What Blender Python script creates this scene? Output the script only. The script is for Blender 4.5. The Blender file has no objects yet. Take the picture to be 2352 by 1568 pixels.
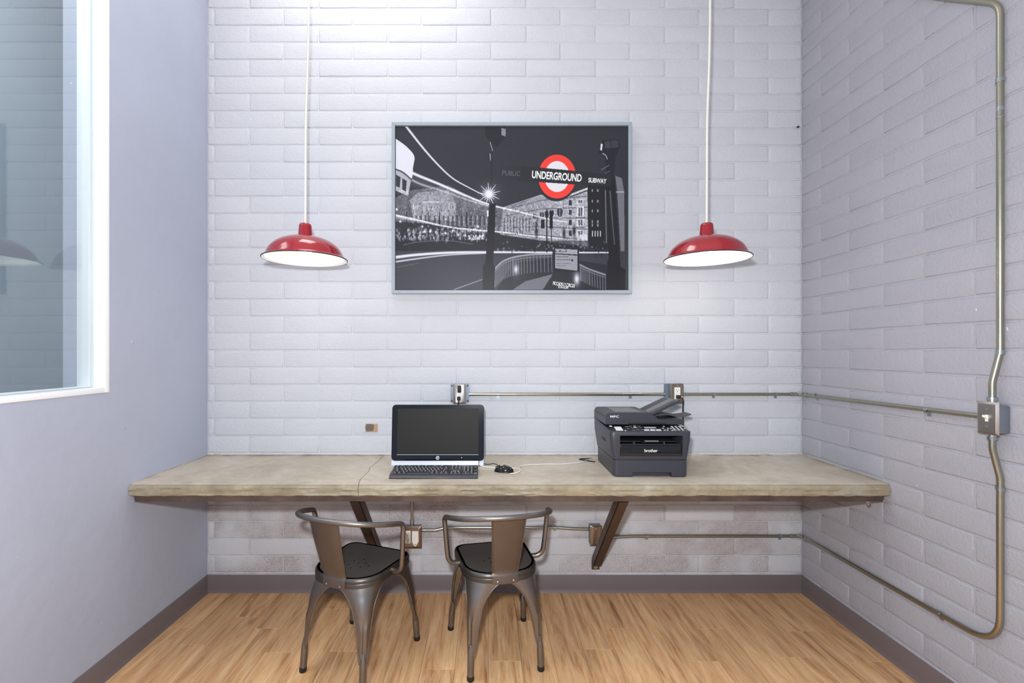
import bpy, bmesh, math, random
import numpy as np
from mathutils import Vector, Matrix, noise

random.seed(7)
rng = np.random.default_rng(7)
scene = bpy.context.scene
COL = scene.collection

# ------------------------------------------------------------------ camera
# back wall is y = 0, room goes towards -y, floor z = 0.  Level camera with lens shift.
F_PX, VPX, VPY = 1073.0, 1118.0, 808.0
CAM_D, CAM_Z = 2.758, 1.414
XL, XR = -1.648, 1.861          # side walls
ZC = 4.0                        # ceiling
YR = -1.75                      # right wall cut short here, out of view, to let world light in
YB = -3.3                       # open end of the alcove behind the camera
cam_data = bpy.data.cameras.new('camera')
cam = bpy.data.objects.new('camera', cam_data)
COL.objects.link(cam)
cam.location = (0, -CAM_D, CAM_Z)
cam.rotation_euler = (math.pi / 2, 0, 0)
cam_data.sensor_width = 36
cam_data.lens = 36 * F_PX / 2352
cam_data.shift_x = (1176 - VPX) / 2352
cam_data.shift_y = (VPY - 784) / 2352
cam_data.clip_start = 0.05
scene.camera = cam

# ------------------------------------------------------------------ world, lights, exposure
world = bpy.data.worlds.new('world')
scene.world = world
world.use_nodes = True
bg = world.node_tree.nodes['Background']
bg.inputs[0].default_value = (0.78, 0.88, 1.0, 1)
bg.inputs[1].default_value = 0.52

def add_light(name, kind, loc, energy, color, size=0.1, rot=(0, 0, 0), size_y=None, parent=None):
    ld = bpy.data.lights.new(name, kind)
    ld.energy = energy
    ld.color = color
    if kind == 'AREA':
        ld.size = size
        if size_y:
            ld.shape = 'RECTANGLE'
            ld.size_y = size_y
    else:
        ld.shadow_soft_size = size
    o = bpy.data.objects.new(name, ld)
    COL.objects.link(o)
    o.location = loc
    o.rotation_euler = rot
    if parent:
        o.parent = parent
    return o

# the photographer's flash, a hand's width above the lens
add_light('camera_flash', 'POINT', (-0.08, -CAM_D, 1.63), 160, (0.98, 0.985, 1.0), 0.045)
# ceiling light of the room, high up in front of the back wall (above the frame)
add_light('ceiling_lamp_light', 'AREA', (-0.70, -0.62, 3.97), 15, (1.0, 0.97, 0.95), 0.9, size_y=0.8)

vs = scene.view_settings
vs.view_transform = 'Standard'
vs.look = 'None'
vs.gamma = 1.0
vs.use_curve_mapping = False
vs.exposure = 0.15
scene.cycles.max_bounces = 8
scene.cycles.diffuse_bounces = 3
scene.cycles.glossy_bounces = 3

# ------------------------------------------------------------------ materials
def lin(c):
    c = c / 255.0
    return c / 12.92 if c <= 0.04045 else ((c + 0.055) / 1.055) ** 2.4

def rgb(r, g, b):
    return (lin(r), lin(g), lin(b), 1.0)

class NT:
    """small node-tree helper"""
    def __init__(self, name):
        self.m = bpy.data.materials.new(name)
        self.m.use_nodes = True
        self.t = self.m.node_tree
        self.n = self.t.nodes
        self.b = self.n['Principled BSDF']
        self.out = self.n['Material Output']
    def node(self, typ, **kw):
        nd = self.n.new(typ)
        for k, v in kw.items():
            setattr(nd, k, v)
        return nd
    def link(self, a, b):
        self.t.links.new(a, b)
    def set(self, name, v):
        self.b.inputs[name].default_value = v
    def coords(self, kind='Object', scale=(1, 1, 1)):
        tc = self.node('ShaderNodeTexCoord')
        mp = self.node('ShaderNodeMapping')
        mp.inputs['Scale'].default_value = scale
        if kind == 'World':
            ge = self.node('ShaderNodeNewGeometry')
            self.link(ge.outputs['Position'], mp.inputs['Vector'])
        else:
            self.link(tc.outputs[kind], mp.inputs['Vector'])
        return mp.outputs['Vector']
    def noise(self, vec, scale, detail=4, rough=0.5, dist=0.0, dims='3D', w=None):
        nz = self.node('ShaderNodeTexNoise', noise_dimensions=dims)
        nz.inputs['Scale'].default_value = scale
        nz.inputs['Detail'].default_value = detail
        nz.inputs['Roughness'].default_value = rough
        nz.inputs['Distortion'].default_value = dist
        self.link(vec, nz.inputs['Vector'])
        if w is not None:
            self.link(w, nz.inputs['W'])
        return nz.outputs['Fac']
    def ramp(self, fac, stops, interp='LINEAR'):
        r = self.node('ShaderNodeValToRGB')
        r.color_ramp.interpolation = interp
        el = r.color_ramp.elements
        while len(el) < len(stops):
            el.new(0.5)
        for e, (p, c) in zip(el, stops):
            e.position = p
            e.color = c if len(c) == 4 else (*c, 1)
        self.link(fac, r.inputs['Fac'])
        return r.outputs['Color']
    def mix(self, fac, a, b, mode='MIX'):
        mx = self.node('ShaderNodeMix', data_type='RGBA', blend_type=mode)
        for sock, v in ((mx.inputs[0], fac), (mx.inputs[6], a), (mx.inputs[7], b)):
            if isinstance(v, (int, float)):
                sock.default_value = v
            elif isinstance(v, tuple):
                sock.default_value = v
            else:
                self.link(v, sock)
        return mx.outputs[2]
    def math(self, op, a, b=None):
        mt = self.node('ShaderNodeMath', operation=op)
        for i, v in enumerate((a, b)):
            if v is None:
                continue
            if isinstance(v, (int, float)):
                mt.inputs[i].default_value = v
            else:
                self.link(v, mt.inputs[i])
        return mt.outputs[0]
    def bump(self, height, strength=0.3, dist=0.002, normal=None):
        bp = self.node('ShaderNodeBump')
        bp.inputs['Strength'].default_value = strength
        bp.inputs['Distance'].default_value = dist
        self.link(height, bp.inputs['Height'])
        if normal is not None:
            self.link(normal, bp.inputs['Normal'])
        self.link(bp.outputs['Normal'], self.b.inputs['Normal'])
        return bp.outputs['Normal']
    def color(self, sock):
        self.link(sock, self.b.inputs['Base Color'])

def plain(name, col, rough=0.5, metal=0.0, var=0.06, scale=30, bump=0.0, bscale=200, spec=0.5, coat=0.0, coords='Object'):
    t = NT(name)
    v = t.coords(coords)
    nz = t.noise(v, scale, 5, 0.6)
    lo = tuple(max(0, c * (1 - var)) for c in col[:3]) + (1,)
    hi = tuple(min(1, c * (1 + var)) for c in col[:3]) + (1,)
    t.color(t.ramp(nz, [(0.3, lo), (0.7, hi)]))
    t.set('Roughness', rough)
    t.set('Metallic', metal)
    t.set('Specular IOR Level', spec)
    t.set('Coat Weight', coat)
    t.set('Coat Roughness', 0.05)
    if bump:
        t.bump(t.noise(v, bscale, 3, 0.6), bump, 0.001)
    return t.m

def make_wall_paint(name, col, bare=None, bump=0.6):
    """thick wall paint; 'bare' = rough masonry showing through low on the wall"""
    t = NT(name)
    v = t.coords('World')
    big = t.noise(v, 1.7, 2, 0.55)
    c = t.ramp(big, [(0.3, tuple(x * 0.955 for x in col[:3])), (0.7, tuple(min(1, x * 1.03) for x in col[:3]))])
    if bare is not None:
        # patches where the coat is thin: scattered low on the wall, with their own ragged outline
        sep = t.node('ShaderNodeSeparateXYZ')
        ge = t.node('ShaderNodeNewGeometry')
        t.link(ge.outputs['Position'], sep.inputs[0])
        low = t.ramp(sep.outputs['Z'], [(0.0, (1, 1, 1)), (0.56, (1, 1, 1)), (0.72, (0, 0, 0))])
        oi = t.node('ShaderNodeObjectInfo')
        per = t.ramp(oi.outputs['Random'], [(0.1, (0.1, 0.1, 0.1)), (0.5, (1, 1, 1))])
        patch = t.ramp(t.noise(v, 3.1, 2, 0.6), [(0.34, (0, 0, 0)), (0.52, (1, 1, 1))])
        speck = t.ramp(t.noise(v, 260, 2, 0.8), [(0.46, (0, 0, 0)), (0.60, (1, 1, 1))])
        film = t.ramp(t.noise(v, 24, 2, 0.7), [(0.3, (0.25, 0.25, 0.25)), (0.75, (0.7, 0.7, 0.7))])
        f = t.mix(1.0, low, patch, 'MULTIPLY')
        f = t.mix(1.0, f, per, 'MULTIPLY')
        g = t.mix(0.55, film, speck)
        f = t.mix(1.0, f, g, 'MULTIPLY')
        c = t.mix(f, c, bare)
    # tiny dark chips
    chip = t.ramp(t.noise(v, 55, 2, 0.5), [(0.785, (0, 0, 0)), (0.80, (1, 1, 1))])
    c = t.mix(t.math('MULTIPLY', chip, 0.45), c, rgb(110, 105, 105))
    if bare is None:
        scuff = t.ramp(t.noise(t.coords('World', (1, 1, 0.55)), 48, 1, 0.6), [(0.812, (0, 0, 0)), (0.83, (1, 1, 1))])
        c = t.mix(t.math('MULTIPLY', scuff, 0.7), c, rgb(240, 240, 244))
    t.color(c)
    t.set('Roughness', 0.85)
    t.set('Specular IOR Level', 0.12)
    h1 = t.noise(v, 90, 2, 0.65)
    n1 = t.bump(h1, bump, 0.004)
    h2 = t.noise(v, 14, 1, 0.5)
    t.bump(h2, 0.25, 0.008, n1)
    return t.m

M = {}
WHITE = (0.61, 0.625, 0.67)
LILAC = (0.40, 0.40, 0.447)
DAYLIT_LILAC = (0.43, 0.46, 0.56)  # same lilac paint, bluish daylight of the left wall put into the colour
M['paint_white'] = make_wall_paint('white_block_paint', WHITE, bare=rgb(138, 114, 106))
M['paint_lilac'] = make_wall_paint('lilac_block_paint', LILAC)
M['plaster'] = make_wall_paint('lilac_plaster', DAYLIT_LILAC, bump=0.16)
M['ceiling'] = plain('ceiling_paint', rgb(232, 230, 228), 0.8, var=0.02)
M['frame_white'] = plain('white_gloss_paint', rgb(246, 248, 250), 0.35, var=0.01)
M['beyond'] = plain('grey_blue_plaster', rgb(188, 198, 208), 0.8, var=0.03, scale=3)
M['baseboard'] = plain('grey_vinyl', rgb(112, 102, 103), 0.45, var=0.03, scale=6)

def make_wood():
    t = NT('oak_vinyl_plank')
    oi = t.node('ShaderNodeObjectInfo')
    w = t.math('MULTIPLY', oi.outputs['Random'], 37.0)
    v = t.coords('Object', (1, 0.075, 1))
    v2 = t.coords('Object', (1, 0.065, 1))
    n1 = t.noise(v2, 13, 6, 0.62, 2.6, '4D', w)       # broad figure
    n2 = t.noise(v, 130, 4, 0.7, 0.5, '4D', w)       # fine grain
    base = t.ramp(n1, [(0.30, rgb(158, 114, 80)), (0.47, rgb(220, 174, 128)), (0.70, rgb(248, 210, 162))])
    grain = t.ramp(n2, [(0.32, rgb(160, 124, 92)), (0.52, rgb(236, 226, 214))])
    c = t.mix(0.42, base, grain, 'MULTIPLY')
    # cathedral rings, brushed lighter lines
    wv = t.node('ShaderNodeTexWave', wave_type='RINGS', rings_direction='Z')
    wv.inputs['Scale'].default_value = 9
    wv.inputs['Distortion'].default_value = 5
    wv.inputs['Detail'].default_value = 3
    sh = t.node('ShaderNodeVectorMath', operation='ADD')
    cb = t.node('ShaderNodeCombineXYZ')
    t.link(t.math('MULTIPLY', oi.outputs['Random'], 1.3), cb.inputs['X'])
    t.link(t.math('MULTIPLY', oi.outputs['Random'], 3.1), cb.inputs['Y'])
    t.link(t.coords('Object', (1, 0.12, 1)), sh.inputs[0])
    t.link(cb.outputs[0], sh.inputs[1])
    t.link(sh.outputs[0], wv.inputs['Vector'])
    rings = t.ramp(wv.outputs['Fac'], [(0.55, (0, 0, 0)), (0.95, (1, 1, 1))])
    c = t.mix(t.math('MULTIPLY', rings, 0.22), c, rgb(226, 196, 158))
    tint = t.ramp(oi.outputs['Random'], [(0.0, (0.91, 0.90, 0.89)), (0.5, (1, 1, 1)), (1.0, (1.04, 1.03, 1.01))])
    c = t.mix(1.0, c, tint, 'MULTIPLY')
    t.color(c)
    t.set('Roughness', 0.48)
    t.set('Specular IOR Level', 0.35)
    t.bump(n2, 0.10, 0.001)
    return t.m
M['wood'] = make_wood()
M['underlay'] = plain('dark_joint', rgb(96, 72, 52), 0.8)

def make_concrete(name, a, b, c3, bump=0.25):
    t = NT(name)
    v = t.coords('World')
    n1 = t.noise(v, 2.6, 6, 0.62, 0.8)
    n2 = t.noise(v, 22, 5, 0.65)
    c = t.ramp(n1, [(0.28, a), (0.52, b), (0.74, c3)])
    c = t.mix(0.16, c, t.ramp(n2, [(0.3, rgb(120, 110, 95)), (0.7, rgb(232, 226, 214))]), 'OVERLAY')
    t.color(c)
    t.set('Roughness', 0.5)
    t.set('Specular IOR Level', 0.4)
    t.bump(t.noise(v, 60, 5, 0.65), bump, 0.003)
    return t.m
M['concrete'] = make_concrete('sealed_concrete', rgb(172, 160, 143), rgb(198, 187, 171), rgb(214, 206, 194), 0.10)
M['concrete_edge'] = make_concrete('chiselled_concrete', rgb(132, 123, 104), rgb(160, 150, 128), rgb(170, 169, 156), 0.8)
M['mortar'] = make_concrete('grey_mortar', rgb(120, 112, 96), rgb(165, 158, 142), rgb(225, 222, 214), 0.9)

def make_steel(name, col, rough, var=0.25, metal=1.0, scale=18, bump=0.05):
    t = NT(name)
    v = t.coords('Object')
    n1 = t.noise(v, scale, 5, 0.65)
    n2 = t.noise(v, 4.0, 3, 0.5)
    c = t.ramp(n1, [(0.3, tuple(x * (1 - var) for x in col[:3])), (0.7, tuple(min(1, x * (1 + var)) for x in col[:3]))])
    t.color(c)
    t.set('Metallic', metal)
    r = t.ramp(n2, [(0.3, (rough * 0.8,) * 3), (0.7, (min(1, rough * 1.25),) * 3)])
    t.link(r, t.b.inputs['Roughness'])
    t.bump(n1, bump, 0.001)
    return t.m
M['gunmetal'] = make_steel('gunmetal_sheet', rgb(136, 133, 132), 0.38, 0.06, 1.0, 12, 0.02)
M['splat'] = make_steel('dull_brown_grey_sheet', rgb(112, 104, 99), 0.48, 0.08, 0.85, 10, 0.02)
M['seat_metal'] = make_steel('dark_gunmetal_seat', rgb(112, 109, 108), 0.42, 0.06, 0.25, 12, 0.02)
M['galv'] = make_steel('galvanised_steel', rgb(176, 176, 168), 0.33, 0.07, 1.0, 40, 0.03)
M['conduit'] = make_steel('conduit_steel', rgb(170, 166, 150), 0.32, 0.05, 1.0, 30, 0.02)
M['zinc'] = make_steel('zinc_fitting', rgb(178, 186, 190), 0.28, 0.12, 1.0, 60, 0.05)
M['boxgrey'] = make_steel('grey_steel_box', rgb(128, 138, 148), 0.5, 0.05, 0.6, 30, 0.02)
M['warm_steel'] = make_steel('warm_steel_cover', rgb(150, 134, 122), 0.34, 0.12, 1.0, 10, 0.04)  # plain steel; warm reflected tone put into its colour
M['stainless'] = make_steel('brushed_stainless', rgb(186, 178, 172), 0.30, 0.04, 1.0, 80, 0.02)
M['rust'] = make_steel('rusty_dark_steel', rgb(92, 76, 68), 0.55, 0.35, 0.4, 9, 0.15)
M['brace_steel'] = make_steel('brown_steel_angle', rgb(84, 68, 58), 0.5, 0.12, 0.4, 9, 0.05)

M['red'] = plain('red_enamel', (0.33, 0.006, 0.016, 1), 0.18, var=0.04, spec=0.55, coat=0.6)
M['enamel_white'] = plain('white_enamel', rgb(250, 250, 248), 0.25, var=0.01)
M['cord_white'] = plain('white_cord', rgb(232, 230, 220), 0.5, var=0.03)
M['cord_black'] = plain('black_cord', rgb(34, 33, 35), 0.45, var=0.05)
M['rubber'] = plain('black_rubber', rgb(24, 24, 25), 0.6, var=0.05)
M['white_plastic'] = plain('white_plastic', rgb(240, 240, 236), 0.35, var=0.01)
M['slot'] = plain('dark_slot', rgb(28, 26, 26), 0.6)
M['printer'] = plain('charcoal_plastic', rgb(56, 57, 66), 0.42, var=0.03, bump=0.05, bscale=900)
M['printer_side'] = plain('charcoal_plastic_matte', rgb(84, 83, 88), 0.5, var=0.03, bump=0.05, bscale=900)
M['tray_grey'] = plain('mid_grey_plastic', rgb(120, 118, 118), 0.5, var=0.03)
M['gloss_black'] = plain('gloss_black', rgb(14, 14, 16), 0.12, var=0.03, coat=0.3)
M['bezel'] = plain('navy_black_gloss', rgb(9, 11, 24), 0.12, var=0.03, coat=0.2)
M['screen'] = plain('dark_screen', rgb(36, 36, 34), 0.5, var=0.03, scale=4, spec=0.2)
M['silver'] = plain('silver_plastic', rgb(205, 214, 224), 0.35, var=0.02)
M['keys'] = plain('black_key_plastic', rgb(44, 44, 50), 0.45, var=0.04)
M['key_base'] = plain('black_keyboard_base', rgb(58, 58, 66), 0.4, var=0.04)
M['legend'] = plain('white_print', rgb(235, 235, 235), 0.5, var=0.01)
M['pink'] = plain('pinkish_button', rgb(190, 165, 172), 0.5, var=0.01)
M['green_btn'] = plain('green_grey_button', rgb(150, 172, 158), 0.5, var=0.01)
M['lcd'] = plain('lcd_grey', rgb(176, 176, 188), 0.3, var=0.02)
M['picture_frame'] = plain('grey_blue_frame', rgb(158, 170, 178), 0.4, var=0.02, metal=0.0)
M['gold'] = plain('tan_plastic_tag', rgb(214, 178, 120), 0.5)
M['brick_bare'] = plain('bare_tan_brick', rgb(186, 150, 118), 0.8, var=0.12, scale=60, bump=0.4, bscale=200)
M['hole_dark'] = plain('grey_brown_mortar', rgb(112, 104, 92), 0.85, var=0.2, scale=120, bump=0.6, bscale=300)
M['red_print'] = plain('red_print', rgb(226, 60, 52), 0.55, var=0.01)

def make_glass():
    t = NT('window_glass')
    gl = t.node('ShaderNodeBsdfGlossy')
    gl.inputs['Roughness'].default_value = 0.0
    gl.inputs['Color'].default_value = (0.95, 1.0, 1.0, 1)
    tr = t.node('ShaderNodeBsdfTransparent')
    tr.inputs['Color'].default_value = (0.93, 0.955, 0.96, 1)
    lw = t.node('ShaderNodeLayerWeight')
    lw.inputs['Blend'].default_value = 0.5
    nz = t.noise(t.coords('Object'), 2.0, 1)
    f5 = t.math('POWER', lw.outputs['Facing'], 4.0)
    fac = t.math('ADD', t.math('MULTIPLY', f5, 0.75), t.math('ADD', t.math('MULTIPLY', nz, 0.02), 0.07))
    ms = t.node('ShaderNodeMixShader')
    t.link(fac, ms.inputs[0])
    t.link(tr.outputs[0], ms.inputs[1])
    t.link(gl.outputs[0], ms.inputs[2])
    t.link(ms.outputs[0], t.out.inputs['Surface'])
    return t.m
M['glass'] = make_glass()

def make_bulb():
    t = NT('lit_bulb')
    nz = t.noise(t.coords('Object'), 4, 1)
    t.color(t.ramp(nz, [(0, (1, 1, 1)), (1, (0.98, 0.97, 0.95))]))
    t.set('Emission Color', (1.0, 0.96, 0.9, 1))
    t.set('Emission Strength', 6.0)
    return t.m
M['bulb'] = make_bulb()

def make_print():
    t = NT('printed_picture')
    at = t.node('ShaderNodeVertexColor')
    at.layer_name = 'Col'
    nz = t.noise(t.coords('Object'), 300, 2)
    c = t.mix(t.math('MULTIPLY', nz, 0.06), at.outputs['Color'], (0.3, 0.3, 0.33, 1))
    t.color(c)
    t.set('Roughness', 0.42)
    t.set('Specular IOR Level', 0.3)
    return t.m
M['print'] = make_print()

# ------------------------------------------------------------------ mesh helpers
def box(bm, c, s, bevel=0.0, seg=2, rot=None):
    r = bmesh.ops.create_cube(bm, size=1.0)
    vs_ = r['verts']
    mtx = Matrix.Translation(c) @ (rot if rot is not None else Matrix.Identity(4)) @ Matrix.Diagonal((*s, 1))
    bmesh.ops.transform(bm, matrix=mtx, verts=vs_)
    if bevel > 0:
        es = {e for v in vs_ for e in v.link_edges}
        bmesh.ops.bevel(bm, geom=list(es), offset=bevel, segments=seg, profile=0.5, affect='EDGES')
    return bm

def bx(c, s, bevel=0.0, seg=2, rot=None):
    return box(bmesh.new(), c, s, bevel, seg, rot)

def cyl(bm, p0, p1, r0, r1=None, seg=20, caps=True):
    p0, p1 = Vector(p0), Vector(p1)
    r1 = r0 if r1 is None else r1
    d = (p1 - p0)
    q = d.normalized().to_track_quat('Z', 'Y')
    a = [bm.verts.new(p0 + q @ Vector((r0 * math.cos(2 * math.pi * i / seg), r0 * math.sin(2 * math.pi * i / seg), 0))) for i in range(seg)]
    b = [bm.verts.new(p1 + q @ Vector((r1 * math.cos(2 * math.pi * i / seg), r1 * math.sin(2 * math.pi * i / seg), 0))) for i in range(seg)]
    for i in range(seg):
        j = (i + 1) % seg
        bm.faces.new((a[i], a[j], b[j], b[i]))
    if caps:
        bm.faces.new(list(reversed(a)))
        bm.faces.new(b)
    return bm

def catmull(pts, n=8, closed=False):
    pts = [Vector(p) for p in pts]
    out = []
    L = len(pts)
    rngi = range(L if closed else L - 1)
    for i in rngi:
        if closed:
            p0, p1, p2, p3 = pts[(i - 1) % L], pts[i], pts[(i + 1) % L], pts[(i + 2) % L]
        else:
            p1, p2 = pts[i], pts[i + 1]
            p0 = pts[i - 1] if i > 0 else p1 * 2 - p2
            p3 = pts[i + 2] if i + 2 < L else p2 * 2 - p1
        for k in range(n):
            t = k / n
            out.append(0.5 * ((2 * p1) + (p2 - p0) * t + (2 * p0 - 5 * p1 + 4 * p2 - p3) * t * t + (3 * p1 - p0 - 3 * p2 + p3) * t ** 3))
    if not closed:
        out.append(pts[-1])
    return out

def fillet(pts, rad, n=8):
    """polyline with rounded corners; rad a number or list per inner point"""
    pts = [Vector(p) for p in pts]
    out = [pts[0]]
    for i in range(1, len(pts) - 1):
        r = rad[i - 1] if isinstance(rad, (list, tuple)) else rad
        a, b, c = pts[i - 1], pts[i], pts[i + 1]
        u, w = (a - b), (c - b)
        lu, lw = u.length, w.length
        u, w = u / lu, w / lw
        ang = u.angle(w)
        if r <= 0 or ang > math.pi - 0.02:
            out.append(b)
            continue
        tl = min(r / math.tan(ang / 2), lu * 0.49, lw * 0.49)
        s, e = b + u * tl, b + w * tl
        for k in range(n + 1):
            t = k / n
            out.append(s * (1 - t) ** 2 + b * 2 * t * (1 - t) + e * t * t)
    out.append(pts[-1])
    return out

def tube(bm, pts, r, seg=12, caps=True, radii=None):
    pts = [Vector(p) for p in pts]
    clean = [pts[0]]
    for p in pts[1:]:
        if (p - clean[-1]).length > 1e-6:
            clean.append(p)
    pts = clean
    n = len(pts)
    tang = []
    for i in range(n):
        a = pts[max(i - 1, 0)]
        b = pts[min(i + 1, n - 1)]
        tang.append((b - a).normalized())
    ref = Vector((0, 0, 1)) if abs(tang[0].z) < 0.9 else Vector((1, 0, 0))
    nrm = (ref - tang[0] * ref.dot(tang[0])).normalized()
    rings = []
    for i in range(n):
        if i > 0:
            q = tang[i - 1].rotation_difference(tang[i])
            nrm = (q @ nrm).normalized()
        bn = tang[i].cross(nrm)
        rr = radii[i] if radii else r
        rings.append([bm.verts.new(pts[i] + (nrm * math.cos(2 * math.pi * k / seg) + bn * math.sin(2 * math.pi * k / seg)) * rr) for k in range(seg)])
    for i in range(n - 1):
        for k in range(seg):
            j = (k + 1) % seg
            bm.faces.new((rings[i][k], rings[i][j], rings[i + 1][j], rings[i + 1][k]))
    if caps:
        bm.faces.new(list(reversed(rings[0])))
        bm.faces.new(rings[-1])
    return bm

def lathe(bm, prof, seg=48, c=(0, 0, 0)):
    rings = []
    for r, z in prof:
        if r < 1e-6:
            rings.append([bm.verts.new((c[0], c[1], c[2] + z))])
        else:
            rings.append([bm.verts.new((c[0] + r * math.cos(2 * math.pi * k / seg), c[1] + r * math.sin(2 * math.pi * k / seg), c[2] + z)) for k in range(seg)])
    for a, b in zip(rings[:-1], rings[1:]):
        for k in range(seg):
            j = (k + 1) % seg
            if len(a) == 1 and len(b) == 1:
                continue
            if len(a) == 1:
                bm.faces.new((a[0], b[j], b[k]))
            elif len(b) == 1:
                bm.faces.new((a[k], a[j], b[0]))
            else:
                bm.faces.new((a[k], a[j], b[j], b[k]))
    return bm

def prism(bm, poly, axis, lo, hi):
    """extrude a 2-D polygon along axis ('x','y','z') between lo and hi"""
    def P(p, h):
        if axis == 'y':
            return (p[0], h, p[1])
        if axis == 'x':
            return (h, p[0], p[1])
        return (p[0], p[1], h)
    a = [bm.verts.new(P(p, lo)) for p in poly]
    b = [bm.verts.new(P(p, hi)) for p in poly]
    n = len(poly)
    for i in range(n):
        j = (i + 1) % n
        bm.faces.new((a[i], a[j], b[j], b[i]))
    bm.faces.new(list(reversed(a)))
    bm.faces.new(b)
    return bm

def rrect(w, h, r, n=6, cx=0, cy=0):
    out = []
    for sx, sy, a0 in ((1, 1, 0), (-1, 1, 90), (-1, -1, 180), (1, -1, 270)):
        for k in range(n + 1):
            a = math.radians(a0 + 90 * k / n)
            out.append((cx + sx * (w / 2 - r) + r * math.cos(a), cy + sy * (h / 2 - r) + r * math.sin(a)))
    return out

def loft(bm, loops, cap=True):
    rings = [[bm.verts.new(p) for p in lp] for lp in loops]
    n = len(rings[0])
    for a, b in zip(rings[:-1], rings[1:]):
        for k in range(n):
            j = (k + 1) % n
            bm.faces.new((a[k], a[j], b[j], b[k]))
    if cap:
        bm.faces.new(list(reversed(rings[0])))
        bm.faces.new(rings[-1])
    return bm

def to_mesh(name, bm, smooth=35):
    bmesh.ops.recalc_face_normals(bm, faces=bm.faces)
    me = bpy.data.meshes.new(name)
    bm.to_mesh(me)
    bm.free()
    if smooth:
        me.polygons.foreach_set('use_smooth', [True] * len(me.polygons))
        me.set_sharp_from_angle(angle=math.radians(smooth))
    return me

def obj(name, bm, mat, parent=None, smooth=35, loc=None):
    me = bm if isinstance(bm, bpy.types.Mesh) else to_mesh(name, bm, smooth)
    if mat is not None and not len(me.materials):
        me.materials.append(M[mat] if isinstance(mat, str) else mat)
    o = bpy.data.objects.new(name, me)
    COL.objects.link(o)
    if parent is not None:
        o.parent = parent
    if loc is not None:
        o.location = loc
    return o

def tag(o, label, cat=None, group=None, kind=None):
    o['label'] = label
    if cat:
        o['category'] = cat
    if group:
        o['group'] = group
    if kind:
        o['kind'] = kind
    return o

def thing(name, label, cat, loc=(0, 0, 0), rotz=0.0, group=None):
    o = bpy.data.objects.new(name, None)
    COL.objects.link(o)
    o.location = loc
    o.rotation_euler = (0, 0, rotz)
    o.empty_display_size = 0.05
    return tag(o, label, cat, group)

def copy_tree(o, parent=None):
    c = o.copy()
    COL.objects.link(c)
    if parent is not None:
        c.parent = parent
    for ch in list(o.children):
        copy_tree(ch, c)
    return c

def boolean(bm_a, bm_b, name='tmp'):
    ma, mb = bpy.data.meshes.new(name), bpy.data.meshes.new(name + '_b')
    for bm, me in ((bm_a, ma), (bm_b, mb)):
        bmesh.ops.recalc_face_normals(bm, faces=bm.faces)
        bm.to_mesh(me)
        bm.free()
    a, b = bpy.data.objects.new(name, ma), bpy.data.objects.new(name + '_b', mb)
    COL.objects.link(a)
    COL.objects.link(b)
    md = a.modifiers.new('cut', 'BOOLEAN')
    md.object = b
    md.operation = 'DIFFERENCE'
    md.solver = 'EXACT'
    dg = bpy.context.evaluated_depsgraph_get()
    out = bmesh.new()
    out.from_mesh(a.evaluated_get(dg).to_mesh())
    for o_, m_ in ((a, ma), (b, mb)):
        bpy.data.objects.remove(o_)
        bpy.data.meshes.remove(m_)
    return out

def text_mesh(s, size, extrude=0.0003, shear=0.0, bold=0.0, align='CENTER', spacing=1.0):
    cu = bpy.data.curves.new('txt', 'FONT')
    cu.body = s
    cu.size = size
    cu.extrude = extrude
    cu.shear = shear
    cu.offset = bold
    cu.align_x = align
    cu.align_y = 'CENTER'
    cu.space_character = spacing
    o = bpy.data.objects.new('txt', cu)
    COL.objects.link(o)
    dg = bpy.context.evaluated_depsgraph_get()
    me = bpy.data.meshes.new_from_object(o.evaluated_get(dg))
    bpy.data.objects.remove(o)
    bpy.data.curves.remove(cu)
    me.materials.clear()
    return me

RX = Matrix.Rotation(math.pi / 2, 4, 'X')       # stands text up, facing -y

# ================================================================== THE ROOM
S = 389.0
BL, BH = 0.409, 0.1008               # block length and course height with joint
Z0 = 1.725                           # height of one bed joint; courses are counted from it
JOINT = 0.0075

# --- back wall: mortar plane at y = 0
wb = obj('wall_back', bx(((XL + XR) / 2, 0.1, ZC / 2), (XR - XL + 0.5, 0.2, ZC)), 'paint_white', smooth=0)
tag(wb, 'white painted block wall behind the desk', kind='structure')
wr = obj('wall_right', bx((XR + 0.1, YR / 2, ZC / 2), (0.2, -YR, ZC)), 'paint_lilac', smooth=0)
tag(wr, 'lilac grey painted block wall carrying the light switch', kind='structure')

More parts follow.
